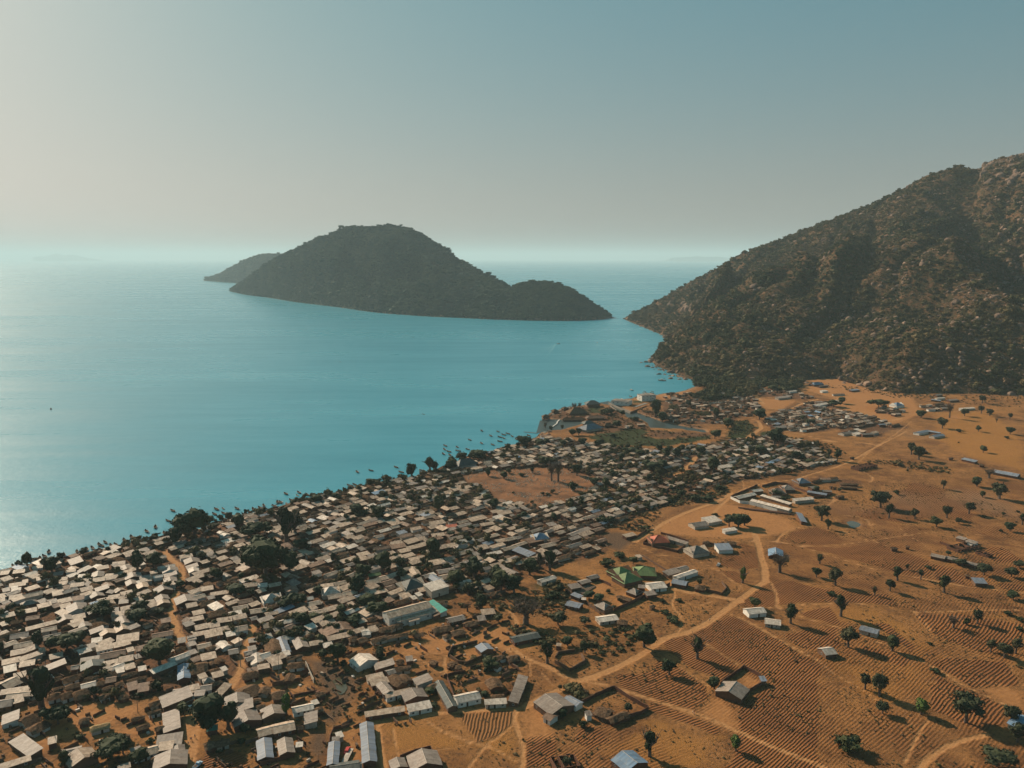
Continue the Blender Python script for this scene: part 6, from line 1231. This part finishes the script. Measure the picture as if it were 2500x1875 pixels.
def slab(name, c, l, wd, z0, z1, mat, label, cat):
    P = pts(c, l, z1); mb = MB(); ox, oy = P[0]
    for (x0, y0), (x1, y1) in zip(P[:-1], P[1:]):
        L = math.hypot(x1-x0, y1-y0); nx, ny = -(y1-y0)/L*wd/2, (x1-x0)/L*wd/2
        V = [(x0-nx-ox, y0-ny-oy, z0), (x1-nx-ox, y1-ny-oy, z0), (x1+nx-ox, y1+ny-oy, z0), (x0+nx-ox, y0+ny-oy, z0)]; V += [(a, b_, z1) for a, b_, _ in V]
        mb.add(V, [(0,1,5,4),(1,2,6,5),(2,3,7,6),(3,0,4,7),(4,5,6,7),(3,2,1,0)])
    return tag(link(name, mb.mesh(name, [MAT[mat]]), None, (ox, oy, 0)), label, cat, None, 'thing')
slab('quay_wall', 'J', [(826,366),(940,418),(1062,466)], 1.6, -2, 2.6, 'concrete', 'long concrete quay wall along the canal mouth', 'wall')
slab('quay_wall', 'J', [(1064,464),(1150,430),(1230,400)], .6, -1, 3.0, 'mud', 'concrete wall turning inland below the white house', 'wall')
slab('quay_wall', 'J', [(840,400),(885,432),(930,465)], 1.2, -2, 2.6, 'concrete', 'stone wall on the lodge side of the canal', 'wall')
slab('footbridge', 'J', [(212,628),(262,592),(270,570),(290,550)], 1.6, .6, 1.0, 'white', 'white curving footbridge across the small inlet', 'bridge')
slab('floating_pontoon', 'I', [(1900,240),(1970,246),(2042,254)], 1.6, -.1, .35, 'wood', 'long dark floating pontoon reaching off the shore', 'pontoon')
slab('wooden_jetty', 'J', [(175,500),(250,470),(350,432),(420,400)], 1.4, 1.6, 1.8, 'wood', 'rickety wooden walkway linking the stilt huts', 'jetty')
slab('wooden_jetty', 'J', [(1240,275),(1215,262),(1190,256)], 1.6, .5, .8, 'wood', 'short jetty behind the white two-storey house', 'jetty')
slab('yard_terrace', 'J', [(1100,412),(1230,372)], 5, .5, 2.3, 'concrete', 'pale paved terrace in front of the white two-storey house', 'terrace')
# stacked timber in the compound, trailer, small tents and lines
for i, (dx, lab) in enumerate(((0, 'upper'), (9, 'middle'), (18, 'lower'))):
    x0, y0 = at('L', 440 + dx * 4, 165 + dx, 2); o = empty('timber_stack', (x0, y0, float(ground_z([x0], [y0])[0])), math.radians(52))
    for k in range(5):
        b2_ = MB(); b2_.box(-7, 7, -1.1 + k * .45, -1.1 + k * .45 + .4, 0, .5 + .1 * (k % 2)); link('plank', b2_.mesh('plank', [MAT['wood']]), o)
    tag(o, '%s stack of sawn planks beside the green-roofed houses' % lab, 'timber')
for i in range(3):
    x0, y0 = at('N', 470 + i * 60, 868 + i * 12, 2); mb = MB(); mb.box(-17, 17, -.4, .4, 0, .9); o = link('brick_stack', mb.mesh('brick_stack', [MAT['brick']]), None, (x0, y0, 2), math.radians(-22)); tag(o, '%s long low row of stacked bricks before the white school' % ('leftmost', 'middle', 'rightmost')[i], 'bricks')
xt, yt = at('D', 1765, 1100, 2); tr_ = empty('flat_trailer', (xt, yt, 2), math.radians(84)); mb = MB(); mb.box(-4.5, 4.5, -1.1, 1.1, .7, 1.0); link('trailer_bed', mb.mesh('trailer_bed', [MAT['w']]), tr_)
for sx in (-3, 3):
    for sy in (-1, 1): wh = MB(); wh.tube((0, -.15, 0), (0, .15, 0), .4, .4, 12); link('wheel', wh.mesh('wheel', [MAT['door']]), tr_, (sx, sy, .4))
tag(tr_, 'pale flat trailer in the yard by the long slate shed', 'trailer')

# ------------------------------------------------------------------ stuff between the houses
def grid_clutter(poly, n0, n1, name):
    a = np.array(poly); P = rng.uniform(a.min(0), a.max(0), (n0, 2)); ok = (poly_sd(P, poly) > 0) & (poly_sd(P, CLEARING) < 0)
    for w_, l in PATHW: ok &= line_d(P, l) > w_ * .5 + .5
    P = P[ok]; px = np.array([topx(x, y, 2)[0] for x, y in P]); P = P[(px > -60) & (px < 2560)][:n1]; Z = ground_z(P[:, 0], P[:, 1]); mb = MB()
    for (x, y), z in zip(P, Z):
        th = row_angle(x, y) + (math.pi / 2 if R.random() < .4 else 0) + R.gauss(0, .1); ca, sa = math.cos(th), math.sin(th); r = R.random()
        if r < .62: L, W, h, m = R.uniform(2, 7), .25, R.uniform(1.0, 1.8), R.choice((0, 0, 1, 3))
        else: L, W, h, m = R.uniform(.6, 1.8), R.uniform(.5, 1.6), R.uniform(.3, 1.5), R.choice((0, 1, 2, 3, 4, 5))
        V = [(sx * L / 2, sy * W / 2) for sx, sy in ((-1,-1),(1,-1),(1,1),(-1,1))]; V = [(x + a_*ca - b_*sa, y + a_*sa + b_*ca) for a_, b_ in V]
        mb.add([(*p, z - .2) for p in V] + [(*p, z + h * R.uniform(.75, 1.05)) for p in V], [(0,1,5,4),(1,2,6,5),(2,3,7,6),(3,0,4,7),(4,5,6,7)], m)
    tag(link(name, mb.mesh(name, [MAT[k] for k in ('mud', 'brick', 't', 'wood', 'b', 'w')])), kind='stuff')
grid_clutter(VILLAGE[0], 12000, 4800, 'yard_clutter')
NEARY = pts('T', [(200,1518),(530,1476),(620,1440),(760,1405),(900,1370),(1000,1330),(1130,1330),(1130,1480),(1100,1520),(800,1580),(760,1700),(-50,1700),(-60,1540)])
grid_clutter(NEARY, 1500, 420, 'yard_clutter')
P = zone_pts(NEARY, 900); hx = np.array([(h['x'], h['y']) for h in HOUSES]); P = P[np.array([np.hypot(hx[:, 0] - x, hx[:, 1] - y).min() > 3.5 for x, y, z in P])]
ok = np.full(len(P), True)
for w_, l in PATHW: ok &= line_d(P[:, :2], l) > w_ * .5 + 1
ok &= zs(SAND, P[:, :2]) < 1; P = P[ok]; n = len(P); s = rng.lognormal(-.1, .5, n) * .8; scatter('yard_bushes', P, np.stack([s, s, s * .8], 1), rng.choice([0, 2, 4, 5, 7], n), WOOD)
def village_green():
    a = np.array(VILLAGE[0]); P = rng.uniform(a.min(0), a.max(0), (26000, 2)); ok = (poly_sd(P, VILLAGE[0]) > 0) & (poly_sd(P, CLEARING) < -2)
    for w_, l in PATHW: ok &= line_d(P, l) > w_ * .5 + 1.0
    P = P[ok]; px = np.array([topx(x, y, 2) for x, y in P]); d = fbm(P[:, 0] / 26, P[:, 1] / 26, 3, 71) + rng.uniform(-.06, .06, len(P))
    up = np.clip((px[:, 0] - 1250) / 250, 0, 1) * np.clip((1290 - px[:, 1]) / 60, 0, 1)
    keep = (d > .545 - .11 * up) & (px[:, 0] > -60) & (px[:, 0] < 2560)
    hx = np.array([(h['x'], h['y'], h['L']) for h in HOUSES]); P = P[keep]
    free = np.array([np.hypot(hx[:, 0] - x, hx[:, 1] - y).min() > 2.2 for x, y in P]); P = P[free]; n = len(P); s = np.clip(rng.lognormal(.62, .4, n), .8, 4.6); Z = ground_z(P[:, 0], P[:, 1]); print('village green', n)
    scatter('village_greenery', np.column_stack([P, Z + .2]), np.stack([s, s, s * rng.uniform(.9, 1.4, n)], 1), rng.choice([0, 1, 3, 6, 7, 2], n), WOOD)
village_green()
P = rng.uniform(np.array(CLEARING).min(0), np.array(CLEARING).max(0), (2600, 2)); P = P[(poly_sd(P, CLEARING) > 2) & (fbm(P[:, 0] / 14, P[:, 1] / 14, 3, 81) > .50)]; n = len(P); s = rng.uniform(.3, .7, n)
STONES = proto_set('pale_stones', [('pale_stone', new_mesh('pale_stone', ICO1[0] * np.array([1, .6, .7]), ICO1[1], [MAT['plaster']]))])
scatter('pale_stones', np.column_stack([P, ground_z(P[:, 0], P[:, 1]) + .2]), np.stack([s, s, s], 1), np.zeros(n, int), STONES)
# beach litter, nets and driftwood along the shore
def shore_litter():
    pl = SHORE[:52]; mb = MB(); tot = 0
    for (x0, y0), (x1, y1) in zip(pl[:-1], pl[1:]):
        L = math.hypot(x1-x0, y1-y0)
        if L > 400: continue
        nx, ny = (y1-y0)/L, -(x1-x0)/L
        for _ in range(int(L * .55)):
            t = R.random(); o_ = R.uniform(1, 15); x = x0+(x1-x0)*t + nx*o_; y = y0+(y1-y0)*t + ny*o_; th = R.uniform(0, 3.14); a_, b_, h = R.uniform(.5, 2.6), R.uniform(.3, 1.2), R.uniform(.2, 1.3)
            z = float(ground_z([x], [y])[0]); ca, sa = math.cos(th), math.sin(th)
            if z < .15: continue
            V = [(x + p*a_*ca/1 - q*b_*sa, y + p*a_*sa + q*b_*ca) for p, q in ((-1,-1),(1,-1),(1,1),(-1,1))]
            mb.add([(*p, z - .2) for p in V] + [(*p, z + h * R.uniform(.6, 1)) for p in V], [(0,1,5,4),(1,2,6,5),(2,3,7,6),(3,0,4,7),(4,5,6,7)], R.choice((0, 1, 2, 3, 3)))
    tag(link('shore_litter', mb.mesh('shore_litter', [MAT[k] for k in ('wood', 't', 'plaster', 'mud')])), kind='stuff')
shore_litter()

# ------------------------------------------------------------------ labels that single each thing out
LM = [('A',1720,1090,'the great dark tree'),('H',1090,780,'the giant spreading tree'),('H',320,400,'the broad tree on the shore'),('A',1950,200,'the top of the sandy lane'),('A',1860,620,'the middle of the sandy lane'),
      ('A',180,150,'the leftmost beached boat'),('A',350,770,'the very long pale roof'),('B',380,400,'the large tree over tin roofs'),('B',320,680,'the two big thatched barns'),('B',1200,900,'the trees at the bottom edge'),('D',300,620,'the big sunlit tree'),('D',1100,560,'the bright green tree'),
      ('D',1700,330,'the green pond'),('D',1025,200,'the pale mast yard'),('C',605,700,'the very tall thin mast'),('C',950,270,'the lower white hipped roof'),('C',1570,185,'the upper white hipped roof'),('E',900,600,'the white-roofed row shed'),('E',215,900,'the long slate shed'),('E',1500,700,'the ridged fan-shaped field'),
      ('F',640,330,'the white meeting hall'),('F',960,240,'the teal roof'),('F',1900,560,'the long classroom barn'),('F',1250,760,'the oval sandy yard'),('F',1900,300,'the wide bare tree'),('Q',930,430,'the big ribbed tin roof'),('Q',1500,420,'the walled field yard'),
      ('L',1100,700,'the largest field tree'),('L',950,80,'the green-roofed house'),('M',480,510,'the red roof'),('M',880,620,'the shiny hipped roof'),('M',1740,650,'the light blue roof'),('M',1330,340,'the pair of round trees'),('M',900,370,'the two white sheds'),('Z',600,820,'the lone yard house'),('Z',1630,430,'the small flat-roofed field house'),
      ('G',690,880,'the dark hipped roof'),('G',920,540,'the lone round village tree'),('G',2070,370,'the blue-ended hipped roof'),('G',950,950,'the brightest white roof'),('K',1020,780,'the blue tarpaulin roof'),('K',500,860,'the roofless brick block'),('H',1650,470,'the twin grey gables'),('H',850,570,'the grey cross roof'),('I',1200,790,'the purple-white roof'),
      ('I',900,600,'the shore willows'),('I',1050,430,'the boats off the willows'),('I',1650,300,'the thick cluster of boats'),('X',1100,500,'the stony clearing'),('J',450,480,'the lodge on the spit'),('J',1230,320,'the modern white house'),('J',1100,760,'the green marsh'),('N',600,800,'the white school block'),('N',910,550,'the blue hipped roof'),
      ('N',620,100,'the very large dark tree'),('N',1130,880,'the stout baobab tree'),('N',1590,410,'the roofless brick house'),('N',1470,1000,'the pale dried pond'),('O',460,500,'the big round tree by the causeway'),('O',1120,380,'the bright long hall'),('O',1080,160,'the blue hipped house at the hill foot'),
      ('P',930,580,'the three grey barrack roofs'),('P',1980,1130,'the long blue-grey roof'),('P',800,880,'the tree clump beside white roofs'),('P',280,220,'the flat-topped tree'),('R',790,830,'the white bungalow'),('R',240,370,'the roadside blue-roofed house'),('R',1260,400,'the half-hidden long roof'),('R',1340,330,'the half-built brick house'),
      ('R',1340,1300,'the widest tree in the fields'),('R',1700,1380,'the bright blue corner roof'),('R',850,1170,'the clump of three field trees'),('R',860,50,'the big double tree'),('R',1100,1300,'the fresh green field tree'),('R',1050,720,'the bend in the sandy track'),('S',760,300,'the boats below the shore tree')]
LMP = [(*topx(*at(c, u, v, 3), 3), n) for c, u, v, n in LM]
ORD = ['nearest', 'second', 'third', 'fourth', 'fifth', 'sixth', 'seventh', 'eighth', 'ninth', 'tenth', 'eleventh', 'twelfth', 'thirteenth', 'fourteenth', 'fifteenth', 'sixteenth'] + ['%dth' % i for i in range(17, 60)]
def label_all(items, group, cat):
    """items: (object, x, y, description); the label names the look, the side and the rank from the nearest landmark"""
    slots = {}
    for o, x, y, desc in items:
        px, py = topx(x, y, 3); best = sorted(LMP, key=lambda l: math.hypot(l[0]-px, (l[1]-py)*1.6))[0]
        dx, dy = px - best[0], py - best[1]; d = math.hypot(dx, dy)
        side = ('right of' if dx > 0 else 'left of') if abs(dx) > abs(dy) * 1.4 else ('below' if dy > 0 else 'above')
        slots.setdefault((desc, side, best[2]), []).append((d, o))
    for (desc, side, lm), l in slots.items():
        l.sort(key=lambda t: t[0])
        for i, (d, o) in enumerate(l):
            rank = '' if len(l) == 1 else (', nearest' if i == 0 else ', %s nearest' % ORD[i])
            lab = '%s%s, %s %s' % (desc, rank, side, lm)
            if len(lab.replace('-', ' ').split()) > 15: lab = lab.replace(' roof house', ' house')
            tag(o, lab, cat, group)
def hdesc(h):
    L = h['L']; sz = 'tiny' if L < 4 and h['W'] < 5 else 'small' if L < 6.5 else 'long' if L > 13 else ''
    f = {'hip': 'hipped', 'mono': 'flat-sloped', 'gable': 'gabled', 'thatch': ''}[h['formx']]
    if h['th']: return ('%s %s hut' % (sz, ROOFNAME[h['k']].replace('brown thatch', 'brown thatched').replace('straw', 'straw-roofed'))).strip()
    return ' '.join(('%s %s %s roof house' % (sz, f, ROOFNAME[h['k']])).split())
label_all([(h['o'], h['x'], h['y'], hdesc(h)) for h in ONE if not h['th'] and not h.get('name')], 'tin-roofed houses of the lakeside village', 'house')
label_all([(h['o'], h['x'], h['y'], hdesc(h)) for h in ONE if h['th']], 'thatched huts of the lakeside village', 'hut')
for h in ONE:
    if h.get('name') == 'meeting_hall': tag(h['o'], 'large white meeting hall with a long pale upper roof', 'hall')
    if h.get('name') == 'hall_aisle': tag(h['o'], 'lower white side hall with small windows beside the meeting hall', 'hall')
def tdesc(t): return ('large ' if t[5] > 14 else 'small ' if t[5] < 5 and t[3] != 'b' else '') + KINDW[t[3]]
label_all([(t[0], t[1], t[2], tdesc(t)) for t in TREES if t[3] != 'b'], 'single trees over the village and fields', 'tree')
label_all([(t[0], t[1], t[2], tdesc(t)) for t in TREES if t[3] == 'b'], 'bushes among the houses and fields', 'bush')
label_all([(o, x, y, 'dark wooden fishing boat' if k == 'b' else 'low dark dugout canoe') for o, x, y, k in BOATS], 'wooden boats along the village shore', 'boat')
